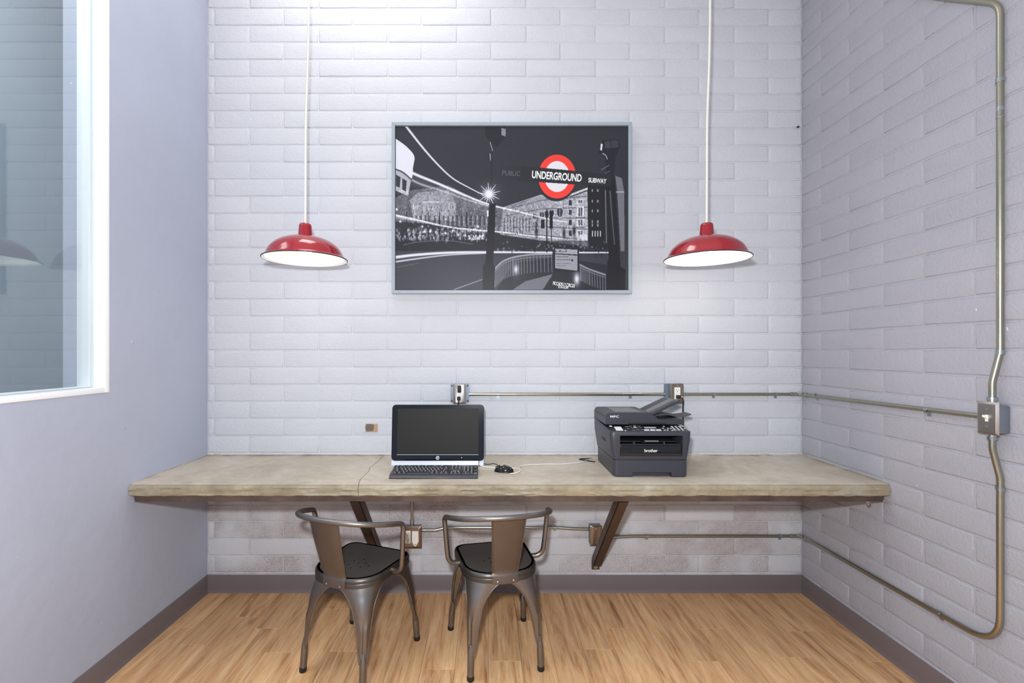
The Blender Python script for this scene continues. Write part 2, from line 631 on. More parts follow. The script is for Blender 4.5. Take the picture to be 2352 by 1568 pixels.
BRICK_CACHE = {}
def brick_mesh(L, kind, var):
    key = (round(L, 4), kind, var)
    if key in BRICK_CACHE:
        return BRICK_CACHE[key]
    r_ = random.Random(hash((round(L, 4), var)) & 0xffff)
    w, h, d = L - JOINT, BH - JOINT, 0.010
    bm = bmesh.new()
    # front outline with eased, slightly wavy edge: rings back edge -> shoulder -> face
    nx = max(2, int(L / 0.06))
    def outline(inset, y):
        pts = []
        for k in range(nx):
            pts.append((-w / 2 + inset + (w - 2 * inset) * k / nx, y, -h / 2 + inset))
        pts.append((w / 2 - inset, y, -h / 2 + inset))
        pts.append((w / 2 - inset, y, 0))
        for k in range(nx):
            pts.append((w / 2 - inset - (w - 2 * inset) * k / nx, y, h / 2 - inset))
        pts.append((-w / 2 + inset, y, h / 2 - inset))
        pts.append((-w / 2 + inset, y, 0))
        return pts
    jit = [(r_.uniform(-1, 1) * 0.0011, r_.uniform(-1, 1) * 0.0011) for _ in outline(0, 0)]
    loops = []
    for ins, y in ((0, 0.004), (0.0006, -0.0010), (0.0030, -0.0030), (0.0065, -0.0036)):
        loops.append([(p[0] + j[0], p[1], p[2] + j[1]) for p, j in zip(outline(ins, y), jit)])
    rings = [[bm.verts.new(p) for p in lp] for lp in loops]
    n = len(rings[0])
    for a, b in zip(rings[:-1], rings[1:]):
        for k in range(n):
            j = (k + 1) % n
            bm.faces.new((a[k], a[j], b[j], b[k]))
    bm.faces.new(rings[-1])
    me = to_mesh('brick', bm, 60)
    me.materials.append(M['paint_white' if kind == 'w' else 'paint_lilac'])
    BRICK_CACHE[key] = me
    return me

PATCH = (-0.690, 0.967)              # hole in the wall left of the computer
def lay_back():
    n0 = math.floor((0.08 - Z0) / BH)
    n1 = math.ceil((ZC - Z0) / BH)
    single, rest = [], []
    for n in range(n0, n1):
        zlo = Z0 + n * BH
        if zlo + BH > ZC:
            continue
        x = (-1.401 if n % 2 else -1.609) - BL * 2
        while x < XR:
            a, b = max(x, XL), min(x + BL, XR)
            x += BL
            if b - a < 0.03:
                continue
            it = ((a + b) / 2, b - a, zlo + BH / 2)
            (single if zlo < 3.52 else rest).append(it)
    # blocks above the frame go into the joined remainder; keep at most 300 single ones
    hid = lambda it: (it[2] > 1.80 and it[2] < 2.70 and it[0] - it[1] / 2 > -0.50 and it[0] + it[1] / 2 < 0.80) or (0.752 < it[2] < 0.80)
    keep = [it for it in single if not hid(it)]
    rest += [it for it in single if hid(it)]
    keep.sort(key=lambda it: (-it[1] > -0.1, it[2]))
    rest += keep[300:]
    keep = keep[:300]
    for i, (cx, L, cz) in enumerate(keep):
        o = obj('brick', brick_mesh(L, 'w', i % 5), None, wb)
        o.location = (cx, random.uniform(-0.0010, 0.0016), cz)
        o.rotation_euler = (random.uniform(-0.010, 0.010), 0, random.uniform(-0.002, 0.002))
    bm = bmesh.new()
    for i, (cx, L, cz) in enumerate(rest):
        t_ = bmesh.new()
        t_.from_mesh(brick_mesh(L, 'w', i % 5))
        bmesh.ops.translate(t_, vec=(cx, 0, cz), verts=t_.verts)
        me = bpy.data.meshes.new('t')
        t_.to_mesh(me)
        t_.free()
        bm.from_mesh(me)
        bpy.data.meshes.remove(me)
    if rest:
        o = obj('brick_remainder', bm, 'paint_white', wb, 60)
        o['kind'] = 'stuff'
lay_back()

def lay_right():
    n0 = math.floor((0.08 - Z0) / BH)
    n1 = math.ceil((ZC - Z0) / BH)
    rest = []
    cnt = 0
    for n in range(n0, n1):
        zlo = Z0 + n * BH
        if zlo + BH > ZC:
            continue
        y = (-0.361 if n % 2 == 0 else -0.568) + BL * 2     # joint positions, going towards -y
        while y > YR:
            a, b = min(y, 0.0), max(y - BL, YR)
            y -= BL
            if a - b < 0.03:
                continue
            cy, L, cz = (a + b) / 2, a - b, zlo + BH / 2
            if a > -1.25 and zlo < 3.52:
                o = obj('brick', brick_mesh(L, 'l', cnt % 5), None, wr)
                o.location = (XR + random.uniform(-0.0010, 0.0016), cy, cz)
                o.rotation_euler = (0, random.uniform(-0.010, 0.010), -math.pi / 2 + random.uniform(-0.002, 0.002))
                cnt += 1
            else:
                rest.append((cy, L, cz))
    bm = bmesh.new()
    for i, (cy, L, cz) in enumerate(rest):
        t_ = bmesh.new()
        t_.from_mesh(brick_mesh(L, 'l', i % 5))
        bmesh.ops.transform(t_, matrix=Matrix.Translation((XR, cy, cz)) @ Matrix.Rotation(-math.pi / 2, 4, 'Z'), verts=t_.verts)
        me = bpy.data.meshes.new('t')
        t_.to_mesh(me)
        t_.free()
        bm.from_mesh(me)
        bpy.data.meshes.remove(me)
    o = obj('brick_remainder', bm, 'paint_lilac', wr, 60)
    o['kind'] = 'stuff'
lay_right()

# --- left wall with the window opening
WY0, WY1 = -0.745, -2.40             # opening along y
WZ0, WZ1 = 1.262, 3.40
bm = bmesh.new()
T = 0.20
FW = 0.024
oy0, oy1, oz0, oz1 = WY0 + FW, WY1 - FW, WZ0 - FW, WZ1 + FW      # rough opening round the frame
box(bm, (XL - T / 2, oy0 / 2, ZC / 2), (T, -oy0, ZC))
box(bm, (XL - T / 2, (oy1 + YB) / 2, ZC / 2), (T, oy1 - YB, ZC))
box(bm, (XL - T / 2, (oy0 + oy1) / 2, oz0 / 2), (T, oy0 - oy1, oz0))
box(bm, (XL - T / 2, (oy0 + oy1) / 2, (oz1 + ZC) / 2), (T, oy0 - oy1, ZC - oz1))
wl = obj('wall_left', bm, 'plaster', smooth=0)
tag(wl, 'smooth lilac grey plaster wall with the large window', kind='structure')

win = bpy.data.objects.new('window_1', None)
COL.objects.link(win)
win.location = (XL, (WY0 + WY1) / 2, WZ0)
tag(win, 'white framed interior window in the left wall', kind='structure')
wo = Vector(win.location)
def wpart(name, bm, mat, smooth=35):
    bmesh.ops.translate(bm, vec=-wo, verts=bm.verts)
    return obj(name, bm, mat, win, smooth)
yc, yl = (WY0 + WY1) / 2, WY0 - WY1
wpart('window_frame', box(box(box(box(bmesh.new(),
      (XL - 0.058, WY0 + FW / 2, (WZ0 + WZ1) / 2), (0.124, FW - 0.001, WZ1 - WZ0 + 2 * FW - 0.001), 0.002),
      (XL - 0.058, WY1 - FW / 2, (WZ0 + WZ1) / 2), (0.124, FW - 0.001, WZ1 - WZ0 + 2 * FW - 0.001), 0.002),
      (XL - 0.058, yc, WZ1 + FW / 2), (0.124, yl, FW - 0.001), 0.002),
      (XL - 0.058, yc, WZ0 - FW / 2), (0.124, yl, FW - 0.001), 0.002), 'frame_white')
wpart('glazing_bead', box(bmesh.new(), (XL - 0.062, WY0 - 0.005, (WZ0 + WZ1) / 2), (0.012, 0.009, WZ1 - WZ0 - 0.002), 0.002), 'frame_white')
wpart('glazing_bead', box(bmesh.new(), (XL - 0.062, yc, WZ0 + 0.004), (0.012, yl - 0.02, 0.007), 0.002), 'frame_white')
wpart('window_pane', bx((XL - 0.048, yc, (WZ0 + WZ1) / 2), (0.004, yl, WZ1 - WZ0)), 'glass', 0)
# space behind the window
bm = bmesh.new()
box(bm, (XL - 1.30, -1.0, 1.9), (0.05, 4.6, 4.2))
box(bm, (XL - 0.76, 1.25, 1.9), (1.1, 0.05, 4.2))
box(bm, (XL - 0.74, -3.2, 1.9), (1.1, 0.05, 4.2))
box(bm, (XL - 0.76, -1.0, 4.0), (1.1, 4.6, 0.05))
box(bm, (XL - 0.76, -1.0, -0.025), (1.1, 4.6, 0.05))
box(bm, (XL - 0.28, 0.74, 1.9), (0.05, 1.05, 4.2))
wy = obj('wall_beyond', bm, 'beyond', smooth=0)
tag(wy, 'plain grey blue surface seen through the window glass', kind='structure')

add_light('beyond_fill_light', 'AREA', (XL - 0.75, yc, 3.9), 36, (1.0, 0.99, 0.98), 0.8, size_y=2.4)  # added fill light, brightens the surface behind the glass

# --- floor: subfloor plus single planks running towards the back wall
fl = obj('floor', bx(((XL + XR) / 2, YB / 2, -0.056), (XR - XL + 0.4, -YB + 0.1, 0.1)), 'underlay', smooth=0)
tag(fl, 'light oak plank floor under the chairs', kind='structure')
PW, PL = 0.1505, 1.22
plank_mesh = {}
def plank(L):
    key = round(L, 3)
    if key not in plank_mesh:
        bm = bx((0, 0, 0), (PW - 0.0009, L - 0.0009, 0.006), 0.0007, 1)
        me = to_mesh('plank', bm, 30)
        me.materials.append(M['wood'])
        plank_mesh[key] = me
    return plank_mesh[key]
nx_ = int((XR - XL) / PW) + 1
ends = {0: -0.41, 1: -0.93, 2: -0.22, 3: -0.66, 4: -1.02}
# measured end joints (x of plank, y of joint)
joints = [(0.575, -0.534), (0.75, -0.365), (0.98, -0.62), (1.16, -0.37), (1.74, -0.625), (-1.35, -0.50), (0.12, -0.62), (-0.60, -0.55)]
for i in range(nx_ + 1):
    a = XL + i * PW
    if a > XR - 0.02:
        continue
    xc = a + PW / 2
    off = -random.uniform(0.15, 1.2)
    for jx, jy in joints:
        if abs(jx - xc) <= PW / 2:
            off = jy
    y = off + PL
    while y > YB:
        p, q = min(y, -0.002), max(y - PL, YB)
        y -= PL
        if p - q < 0.04:
            continue
        o = obj('plank', plank(p - q), None, fl)
        o.location = (xc, (p + q) / 2, -0.003)

ce = obj('ceiling', bx(((XL + XR) / 2, YB / 2, ZC + 0.05), (XR - XL + 0.4, -YB + 0.1, 0.1)), 'ceiling', smooth=0)
tag(ce, 'plain white ceiling above the pendant lamps', kind='structure')

# --- baseboards: cove profile
def base_prof():
    return [(0, 0), (0.014, 0), (0.011, 0.006), (0.0075, 0.014), (0.006, 0.022), (0.006, 0.098), (0.004, 0.1015), (0, 0.1015)]
bm = prism(bmesh.new(), [(-p, z) for p, z in base_prof()], 'x', XL, XR)
o = obj('baseboard_back', bm, 'baseboard', smooth=50)
o.location.y = -0.0045
tag(o, 'grey vinyl baseboard along the white back wall', kind='structure')
bm = prism(bmesh.new(), [(XL + p, z) for p, z in base_prof()], 'y', YB, -0.0045)
tag(obj('baseboard_left', bm, 'baseboard', smooth=50), 'grey vinyl baseboard along the left plaster wall', kind='structure')
bm = prism(bmesh.new(), [(XR - 0.0045 - p, z) for p, z in base_prof()], 'y', YR, -0.0045)
tag(obj('baseboard_right', bm, 'baseboard', smooth=50), 'grey vinyl baseboard along the right block wall', kind='structure')

# ================================================================== DESK
DZ, DT, DF = 0.803, 0.052, -0.612          # top height, thickness, front edge
desk = thing('concrete_desk', 'long wall-to-wall concrete desk on a rusty steel angle frame', 'desk', ((XL + XR) / 2, -0.3, 0.72))
dorg = Vector(desk.location)
def dpart(name, bm, mat, parent=desk, smooth=35):
    bmesh.ops.translate(bm, vec=-dorg, verts=bm.verts)
    return obj(name, bm, mat, parent, smooth)
SEAM = -0.605
def seam(y):
    return SEAM + 0.012 * noise.noise((y * 9.0, 3.1, 0)) + 0.006 * noise.noise((y * 40, 1.7, 0)) + 0.01 * math.sin(y * 7)
def slab(x0, x1, seam_side):
    """top grid + chiselled front face, as one mesh with two materials"""
    bm = bmesh.new()
    nxs = max(2, int((x1 - x0) / 0.012))
    ys = [-0.0065, -0.05, -0.12, -0.2, -0.28, -0.36, -0.44, -0.52, -0.575, -0.600]
    cols = []
    for i in range(nxs + 1):
        x = x0 + (x1 - x0) * i / nxs
        col = []
        lip = 0.004 * noise.noise((x * 6, 0.3, 0)) + 0.003 * noise.noise((x * 31, 2.3, 0))
        pts = []
        for y in ys:
            zz = DZ + 0.0007 * noise.noise((x * 7, y * 7, 1.0))
            if y == ys[-1]:
                zz -= 0.0012
                y = y + lip * 0.4
            pts.append((y, zz))
        # front face from the lip downwards
        for k, dz in enumerate((0.004, 0.012, 0.021, 0.030, 0.039, 0.047)):
            rough = 0.0055 * noise.noise((x * 11, dz * 120, 5.0)) + 0.0042 * noise.noise((x * 37, dz * 190, 9.0))
            step = -0.004 if dz < 0.03 else 0.0
            yy = DF - 0.001 + lip + rough + (0.004 if k == 0 else 0) + step * (0.5 + 0.5 * noise.noise((x * 3, 7, 0)))
            pts.append((yy, DZ - dz + 0.0018 * noise.noise((x * 23, k, 2.0))))
        pts.append((DF + 0.004 + lip, DZ - DT + 0.0025 * noise.noise((x * 19, 4, 2.0))))
        pts.append((-0.0065, DZ - DT))
        for (y, z) in pts:
            xx = x
            if seam_side == 'r':
                xx = x0 + (x - x0) * (seam(y) - 0.0018 - x0) / (x1 - x0)
            elif seam_side == 'l':
                s0 = seam(y) + 0.0018
                xx = s0 + (x - x0) * (x1 - s0) / (x1 - x0)
            col.append(bm.verts.new((xx, y, z)))
        cols.append(col)
    n = len(cols[0])
    ntop = len(ys) - 1
    for a, b in zip(cols[:-1], cols[1:]):
        for k in range(n):
            j = (k + 1) % n
            f = bm.faces.new((a[k], a[j], b[j], b[k]))
            f.material_index = 1 if ntop <= k < n - 2 else 0
    bm.faces.new(list(reversed(cols[0])))
    bm.faces.new(cols[-1])
    me = None
    bmesh.ops.translate(bm, vec=-dorg, verts=bm.verts)
    me = to_mesh('slab', bm, 38)
    me.materials.append(M['concrete'])
    me.materials.append(M['concrete_edge'])
    return obj('slab', me, None, desk)
s1 = slab(XL + 0.004, SEAM, 'r')
s2 = slab(SEAM, XR - 0.008, 'l')
s1['label'] = 'smooth concrete slab left of the crack'
s2['label'] = 'long concrete slab right of the crack'
# steel angle frame
ZB = DZ - DT
dpart('front_angle', box(box(bmesh.new(), ((XL + XR) / 2 - 0.005, -0.603, ZB - 0.013), (XR - XL - 0.06, 0.005, 0.026), 0.001, 1),
      ((XL + XR) / 2 - 0.005, -0.58, ZB - 0.0035), (XR - XL - 0.06, 0.045, 0.005)), 'rust')
for xs, s in ((XL + 0.004, 1), (XR - 0.009, -1)):
    dpart('side_angle', box(box(bmesh.new(), (xs + s * 0.0025, -0.30, ZB - 0.013), (0.005, 0.56, 0.026), 0.001, 1),
          (xs + s * 0.02, -0.30, ZB - 0.0035), (0.04, 0.56, 0.005)), 'rust')
dpart('rear_angle', box(box(bmesh.new(), ((XL + XR) / 2, -0.0095, ZB - 0.013), (XR - XL - 0.03, 0.005, 0.026), 0.001, 1),
      ((XL + XR) / 2, -0.03, ZB - 0.0035), (XR - XL - 0.03, 0.045, 0.005)), 'rust')
dpart('bolt', cyl(cyl(bmesh.new(), (1.765, -0.596, ZB - 0.040), (1.765, -0.596, ZB - 0.024), 0.009, seg=6),
      (1.765, -0.596, ZB - 0.046), (1.765, -0.596, ZB - 0.038), 0.005, seg=10), 'galv')
# diagonal braces from the wall foot to the front angle (steel angle section)
def brace(xc, side):
    a = Vector((xc, -0.046, 0.176))
    b = Vector((xc, -0.572, ZB - 0.036))
    d = (b - a).normalized()
    up = Vector((1, 0, 0)).cross(d).normalized()       # in the y-z plane, pointing up/back
    if up.y > 0:
        up = -up                                        # towards the room
    bm = bmesh.new()
    w, t = 0.046, 0.005
    # flange facing the room and flange standing at the side (towards the middle of the desk)
    for (o1, o2, n1, n2) in ((-w / 2, w / 2, 0, t), (-w / 2 if side < 0 else w / 2 - t, -w / 2 + t if side < 0 else w / 2, -w, t)):
        loops = []
        for p in (a, b):
            loops.append([p + Vector((o1, 0, 0)) + up * n1, p + Vector((o2, 0, 0)) + up * n1,
                          p + Vector((o2, 0, 0)) + up * n2, p + Vector((o1, 0, 0)) + up * n2])
        loft(bm, loops)
    br = dpart('brace', bm, 'brace_steel', smooth=20)
    dpart('foot_plate', bx((xc, -0.0100, 0.166), (0.046, 0.007, 0.06), 0.001, 1), 'brace_steel', br, 20)
    dpart('bolt', cyl(cyl(bmesh.new(), (xc, -0.013, 0.152), (xc, -0.0155, 0.152), 0.012, seg=20), (xc, -0.0155, 0.152), (xc, -0.0235, 0.152), 0.008, seg=6), 'galv', br, 30)
    return br
brace(0.640, -1)
brace(-0.617, 1)
# rough mortar bead where the slab meets the walls
def bead(pts, r):
    bm = bmesh.new()
    P, R = [], []
    for i, p in enumerate(pts):
        P.append(Vector(p) + Vector((0, 0, 0.0016 * noise.noise((i * 0.7, 0, 0)))))
        R.append(r * (0.75 + 0.5 * abs(noise.noise((i * 0.9, 5, 0)))))
    return tube(bm, P, r, 6, radii=R)
for k, (pts_, r_) in enumerate((
        ([(XL + 0.004 + (XR - XL - 0.008) * i / 260, -0.0045, DZ + 0.002) for i in range(261)], 0.0055),
        ([(XL + 0.001, -0.006 - 0.59 * i / 60, DZ + 0.001) for i in range(61)], 0.0042),
        ([(XR - 0.0045, -0.006 - 0.60 * i / 60, DZ + 0.0015) for i in range(61)], 0.0065))):
    tag(obj('trim_%d' % (k + 1), bead(pts_, r_), 'mortar', None, 60),
        'rough mortar bead where the desk meets the ' + ('white back wall', 'left plaster wall', 'right block wall')[k], kind='structure')

# ================================================================== CHAIRS
def round_poly(corners, radii, n=7):
    """rounded polygon, corners CCW, quarter arcs by quadratic fillet"""
    out = []
    L = len(corners)
    for i in range(L):
        a, b, c = Vector(corners[i - 1]), Vector(corners[i]), Vector(corners[(i + 1) % L])
        u, w = (a - b).normalized(), (c - b).normalized()
        t = radii[i]
        s, e = b + u * t, b + w * t
        for k in range(n + 1):
            f = k / n
            # cubic for a rounder corner
            q1, q2 = s + (b - s) * 0.58, e + (b - e) * 0.58
            out.append(s * (1 - f) ** 3 + q1 * 3 * f * (1 - f) ** 2 + q2 * 3 * f * f * (1 - f) + e * f ** 3)
    return out

def build_chair(label, loc, rotz):
    ch = thing('metal_armchair', label, 'chair', loc, rotz, 'metal armchairs at the desk')
    # ---- seat
    sc = [(0.185, 0.175), (-0.185, 0.175), (-0.168, -0.180), (0.168, -0.180)]
    srad = [0.055, 0.055, 0.125, 0.125]
    ol = round_poly(sc, srad, 9)
    cen = Vector((0, 0.0))
    ZS = 0.440
    prof = [(0.0, -0.011), (0.25, -0.0105), (0.5, -0.009), (0.7, -0.006), (0.82, -0.0025), (0.90, 0.0005), (0.955, 0.0005), (0.985, -0.003),
            (1.0, -0.010), (1.003, -0.018), (0.990, -0.021), (1.0, -0.025), (1.0, -0.040), (0.985, -0.041)]
    bm = bmesh.new()
    c0 = bm.verts.new((0, 0, ZS + prof[0][1]))
    rings = []
    for s_, dz in prof[1:]:
        rings.append([bm.verts.new((p.x * s_, p.y * s_, ZS + dz)) for p in ol])
    n = len(ol)
    for k in range(n):
        bm.faces.new((c0, rings[0][k], rings[0][(k + 1) % n]))
    nflat = 6
    for i, (a, b) in enumerate(zip(rings[:-1], rings[1:])):
        for k in range(n):
            j = (k + 1) % n
            f = bm.faces.new((a[k], a[j], b[j], b[k]))
            f.material_index = 1 if i >= 4 else 0
    bmesh.ops.solidify(bm, geom=bm.faces[:], thickness=0.0015)
    me = to_mesh('seat', bm, 50)
    me.materials.append(M['seat_metal'])
    me.materials.append(M['gunmetal'])
    seat = obj('seat', me, None, ch)
    # drain holes
    for hx, hy in ((0, 0), (0.034, 0.012), (-0.034, 0.012), (0.034, -0.030), (-0.034, -0.030), (0, 0.042), (0, -0.055), (0.062, -0.008), (-0.062, -0.008)):
        obj('drain_hole', cyl(bmesh.new(), (hx, hy - 0.01, ZS - 0.0115), (hx, hy - 0.01, ZS - 0.0096 + 0.0005), 0.0042, seg=12), 'slot', seat)
    # ---- legs: folded sheet, arched between the corners, fluted down the corner
    top_c = {'fl': (-0.180, 0.170), 'fr': (0.180, 0.170), 'bl': (-0.160, -0.172), 'br': (0.160, -0.172)}
    foot_c = {'fl': (-0.204, 0.205), 'fr': (0.204, 0.205), 'bl': (-0.170, -0.205), 'br': (0.170, -0.205)}
    ZT, ZE = 0.4005, 0.105
    for key, sx, sy in (('fl', -1, 1), ('fr', 1, 1), ('bl', -1, -1), ('br', 1, -1)):
        e1 = Vector((-sx, 0, 0))            # along front/back side, inwards
        e2 = Vector((0, -sy, 0))            # along left/right side
        other = top_c[('f' if sy > 0 else 'b') + ('r' if sx < 0 else 'l')]
        half1 = abs(top_c[key][0])          # half of front/back side
        half2 = 0.171
        rad_top = 0.050 if sy > 0 else 0.095
        Ctop = Vector((*top_c[key], ZT))
        Cbot = Vector((*foot_c[key], 0.0))
        NT_, NU = 34, 22
        grid = []
        H = 0.120
        for i in range(NT_ + 1):
            t = (i / NT_) ** 1.25
            z = ZT + (ZE - ZT) * t
            fz = (ZT - z) / ZT
            fz = fz ** 0.92
            Cc = Ctop.lerp(Cbot, fz)
            Cc.z = z
            h = ZT - z
            def edge(half):
                base = 0.082 - 0.062 * min(1, h / (ZT - ZE)) ** 0.85
                if h < H:
                    w = math.sqrt(max(0, 1 - (1 - h / H) ** 2))
                    return half + (base - half) * w
                return base
            a1, a2 = edge(half1), edge(half2)
            r = rad_top * (1 - min(1, h / 0.16)) + 0.016 * min(1, h / 0.16)
            r = min(r, a1 * 0.8, a2 * 0.8)
            sec = []
            for k in range(NU + 1):
                u = k / NU
                if u < 0.3:
                    f = u / 0.3
                    p = e1 * (a1 + (r - a1) * f)
                    p_off = 0
                elif u > 0.7:
                    f = (u - 0.7) / 0.3
                    p = e2 * (r + (a2 - r) * f)
                    p_off = 0
                else:
                    f = (u - 0.3) / 0.4
                    s_, e_ = e1 * r, e2 * r
                    p = s_ * (1 - f) ** 3 + (s_ * 0.45) * 3 * f * (1 - f) ** 2 + (e_ * 0.45) * 3 * f * f * (1 - f) + e_ * f ** 3
                    p_off = 1
                # flute
                fl_t = max(0.0, min(1.0, (h - 0.10) / 0.05)) * max(0.0, min(1.0, (0.285 - h) / 0.03))
                g = math.exp(-((u - 0.5) / 0.13) ** 2)
                p = p + (e1 + e2).normalized() * 0.0085 * fl_t * g
                sec.append(Cc + p)
            grid.append(sec)
        bm = bmesh.new()
        vg = [[bm.verts.new(p) for p in sec] for sec in grid]
        for i in range(NT_):
            for k in range(NU):
                bm.faces.new((vg[i][k], vg[i][k + 1], vg[i + 1][k + 1], vg[i + 1][k]))
        bmesh.ops.recalc_face_normals(bm, faces=bm.faces)
        bmesh.ops.solidify(bm, geom=bm.faces[:], thickness=0.0016)
        for side in (0, NU):
            tube(bm, [grid[i][side] + (e1 + e2) * 0.002 for i in range(NT_ + 1)], 0.0042, 8)
        # round foot
        d = (Cbot - Ctop).normalized()
        pc = (e1 + e2) * 0.011
        Pz = lambda z: Ctop.lerp(Cbot, ((ZT - z) / ZT) ** 0.92).xy.to_3d() + Vector((0, 0, z)) + pc
        tube(bm, [Pz(0.150), Pz(0.125), Pz(0.105), Pz(0.06), Pz(0.016)], 0.0145, 16, radii=[0.006, 0.0115, 0.0138, 0.0145, 0.0145])
        leg = obj('leg', bm, 'gunmetal', ch, 45)
        obj('rubber_foot', tube(bmesh.new(), [Pz(0.020), Pz(0.004), Pz(0.0)], 0.0158, 16, radii=[0.0158, 0.0158, 0.0135]), 'rubber', leg, 40)
    # ---- cross brace below the seat
    bm = bmesh.new()
    for sgn in (1, -1):
        p, q = Vector((-0.135, 0.125 * sgn, 0.378)), Vector((0.135, -0.125 * sgn, 0.378))
        tube(bm, [p, p.lerp(q, 0.3) + Vector((0, 0, 0.01 + 0.004 * sgn)), p.lerp(q, 0.7) + Vector((0, 0, 0.01 + 0.004 * sgn)), q], 0.0065, 8)
    obj('cross_brace', bm, 'rubber', ch, 50)
    # ---- arm and back rail: one bent tube
    half = [(-0.172, 0.000, 0.425), (-0.205, -0.004, 0.428), (-0.228, -0.008, 0.448), (-0.236, -0.011, 0.49), (-0.246, -0.018, 0.60),
            (-0.2495, -0.022, 0.636), (-0.2475, -0.034, 0.654), (-0.241, -0.064, 0.664), (-0.221, -0.140, 0.684), (-0.172, -0.210, 0.701), (-0.095, -0.253, 0.712), (0, -0.268, 0.715)]
    pts = half + [(-x, y, z) for x, y, z in reversed(half[:-1])]
    obj('arm_rail', tube(bmesh.new(), catmull(pts, 6), 0.0115, 14), 'gunmetal', ch, 60)
    # ---- back splat
    bm = bmesh.new()
    rows = 14
    gr = []
    for i in range(rows + 1):
        f = i / rows
        z = 0.442 + (0.709 - 0.442) * f
        y = -0.1815 - 0.078 * f - 0.004 * math.sin(f * math.pi)
        w = 0.058 + 0.017 * f
        row = []
        for k in range(9):
            g = -1 + 2 * k / 8
            bow = 0.010 * (g * g) * (0.6 + 0.4 * f)
            lipy = 0.004 if abs(g) > 0.99 else 0.0
            row.append(Vector((w * g, y + bow + lipy, z)))
        gr.append(row)
    # bottom bracket that folds over the seat rim
    br = []
    for dy, z in ((-0.0035, 0.436), (-0.0055, 0.426), (-0.0055, 0.396)):
        br.append([Vector((0.058 * (-1 + 2 * k / 8), -0.1805 + dy + 0.010 * (-1 + 2 * k / 8) ** 2 * 0.6, z)) for k in range(9)])
    gr = list(reversed(br)) + gr
    vg = [[bm.verts.new(p) for p in row] for row in gr]
    for a, b in zip(vg[:-1], vg[1:]):
        for k in range(8):
            bm.faces.new((a[k], a[k + 1], b[k + 1], b[k]))
    bmesh.ops.recalc_face_normals(bm, faces=bm.faces)
    bmesh.ops.solidify(bm, geom=bm.faces[:], thickness=0.0025)
    for sg in (0, 8):
        tube(bm, [row[sg] for row in gr[3:]], 0.0032, 8)
    sp = obj('back_splat', bm, 'splat', ch, 45)
    for g in (-0.62, 0.62):
        yb = -0.186 + 0.006 * g * g
        obj('rivet', lathe(bmesh.new(), [(0.0052, 0), (0.0048, 0.0018), (0.003, 0.003), (0, 0.0034)], 14), 'zinc', sp).matrix_basis = Matrix.Translation((0.058 * g, yb - 0.0012, 0.408)) @ RX
    for sg in (-1, 1):
        obj('rivet', lathe(bmesh.new(), [(0.0055, 0), (0.005, 0.0018), (0, 0.0034)], 14), 'zinc', ch).matrix_basis = Matrix.Translation((sg * 0.186, 0.0, 0.414)) @ Matrix.Rotation(sg * math.pi / 2, 4, 'Y')
    return ch
build_chair('gunmetal armchair on the left, turned away to the right, back splat seen obliquely', (-0.594, -0.570, 0), -math.radians(22.0))
build_chair('gunmetal armchair on the right, its back splat facing the viewer almost squarely', (0.045, -0.526, 0), math.radians(12.0))

# ================================================================== PENDANT LAMPS
def build_lamp(label, x, y, zr, xtop, bulb_w):
    lp = thing('pendant_lamp', label, 'lamp', (x, y, zr), 0, 'red pendant lamps above the desk')
    outer = [(0.2165, 0.0), (0.2165, 0.0035), (0.206, 0.0085), (0.200, 0.016), (0.192, 0.033), (0.180, 0.053), (0.161, 0.072), (0.131, 0.091), (0.092, 0.105), (0.055, 0.113), (0.034, 0.116)]
    outer = [(r_ * 0.93 if r_ > 0.05 else r_, z) for r_, z in outer]
    oc = [(p.x, p.y) for p in catmull([(a, b, 0) for a, b in outer], 3)]
    obj('shade', lathe(bmesh.new(), oc, 72), 'red', lp, 50)
    inner = [(r_ - 0.0022, z - 0.002) for r_, z in oc[2:]]
    inner = [(0.2004, -0.0005), (0.197, 0.0016)] + inner + [(0.0, 0.1135)]
    obj('shade_lining', lathe(bmesh.new(), inner, 72), 'enamel_white', lp, 50)
    obj('rim', lathe(bmesh.new(), [(0.2000, -0.0008), (0.2020, -0.0012), (0.2033, 0.001), (0.2020, 0.0036), (0.2000, 0.0030)], 72), 'rubber', lp, 60)
    neck = obj('socket_cup', lathe(bmesh.new(), [(0.0355, 0.112), (0.0352, 0.118), (0.0342, 0.124), (0.0305, 0.165), (0.0288, 0.174), (0.024, 0.178), (0.008, 0.1795), (0, 0.1795)], 40), 'red', lp, 40)
    obj('bulb', lathe(bmesh.new(), [(0, 0.004), (0.012, 0.0055), (0.022, 0.011), (0.0285, 0.022), (0.030, 0.034), (0.027, 0.048), (0.019, 0.066), (0.014, 0.080), (0.0135, 0.110)], 32), 'bulb', lp, 60)
    zt = ZC - zr
    path = [(0, 0, 0.176), (0.001, 0, 0.4), (0.003, 0, 0.7), ((xtop - x) * 0.75, 0, 1.0), ((xtop - x), 0, 1.35), (xtop - x, 0, zt - 0.02)]
    obj('cord', tube(bmesh.new(), catmull(path, 8), 0.0058, 10), 'cord_white', lp, 60)
    obj('canopy', lathe(bmesh.new(), [(0, zt - 0.035), (0.02, zt - 0.034), (0.05, zt - 0.02), (0.06, zt - 0.004), (0.06, zt), (0, zt)], 32, ((xtop - x), 0, 0)), 'cord_white', lp, 40)
    add_light('bulb_light', 'POINT', (0, 0, -0.002), bulb_w, (1.0, 0.95, 0.88), 0.03, parent=lp)
    return lp
LD = -0.430
build_lamp('red enamel pendant lamp hanging on a white cord left of the framed picture', -0.904, LD, 1.874, -0.888, 0.35)
build_lamp('red enamel pendant lamp hanging on a white cord right of the framed picture', 1.096, LD, 1.876, 1.114, 1.4)

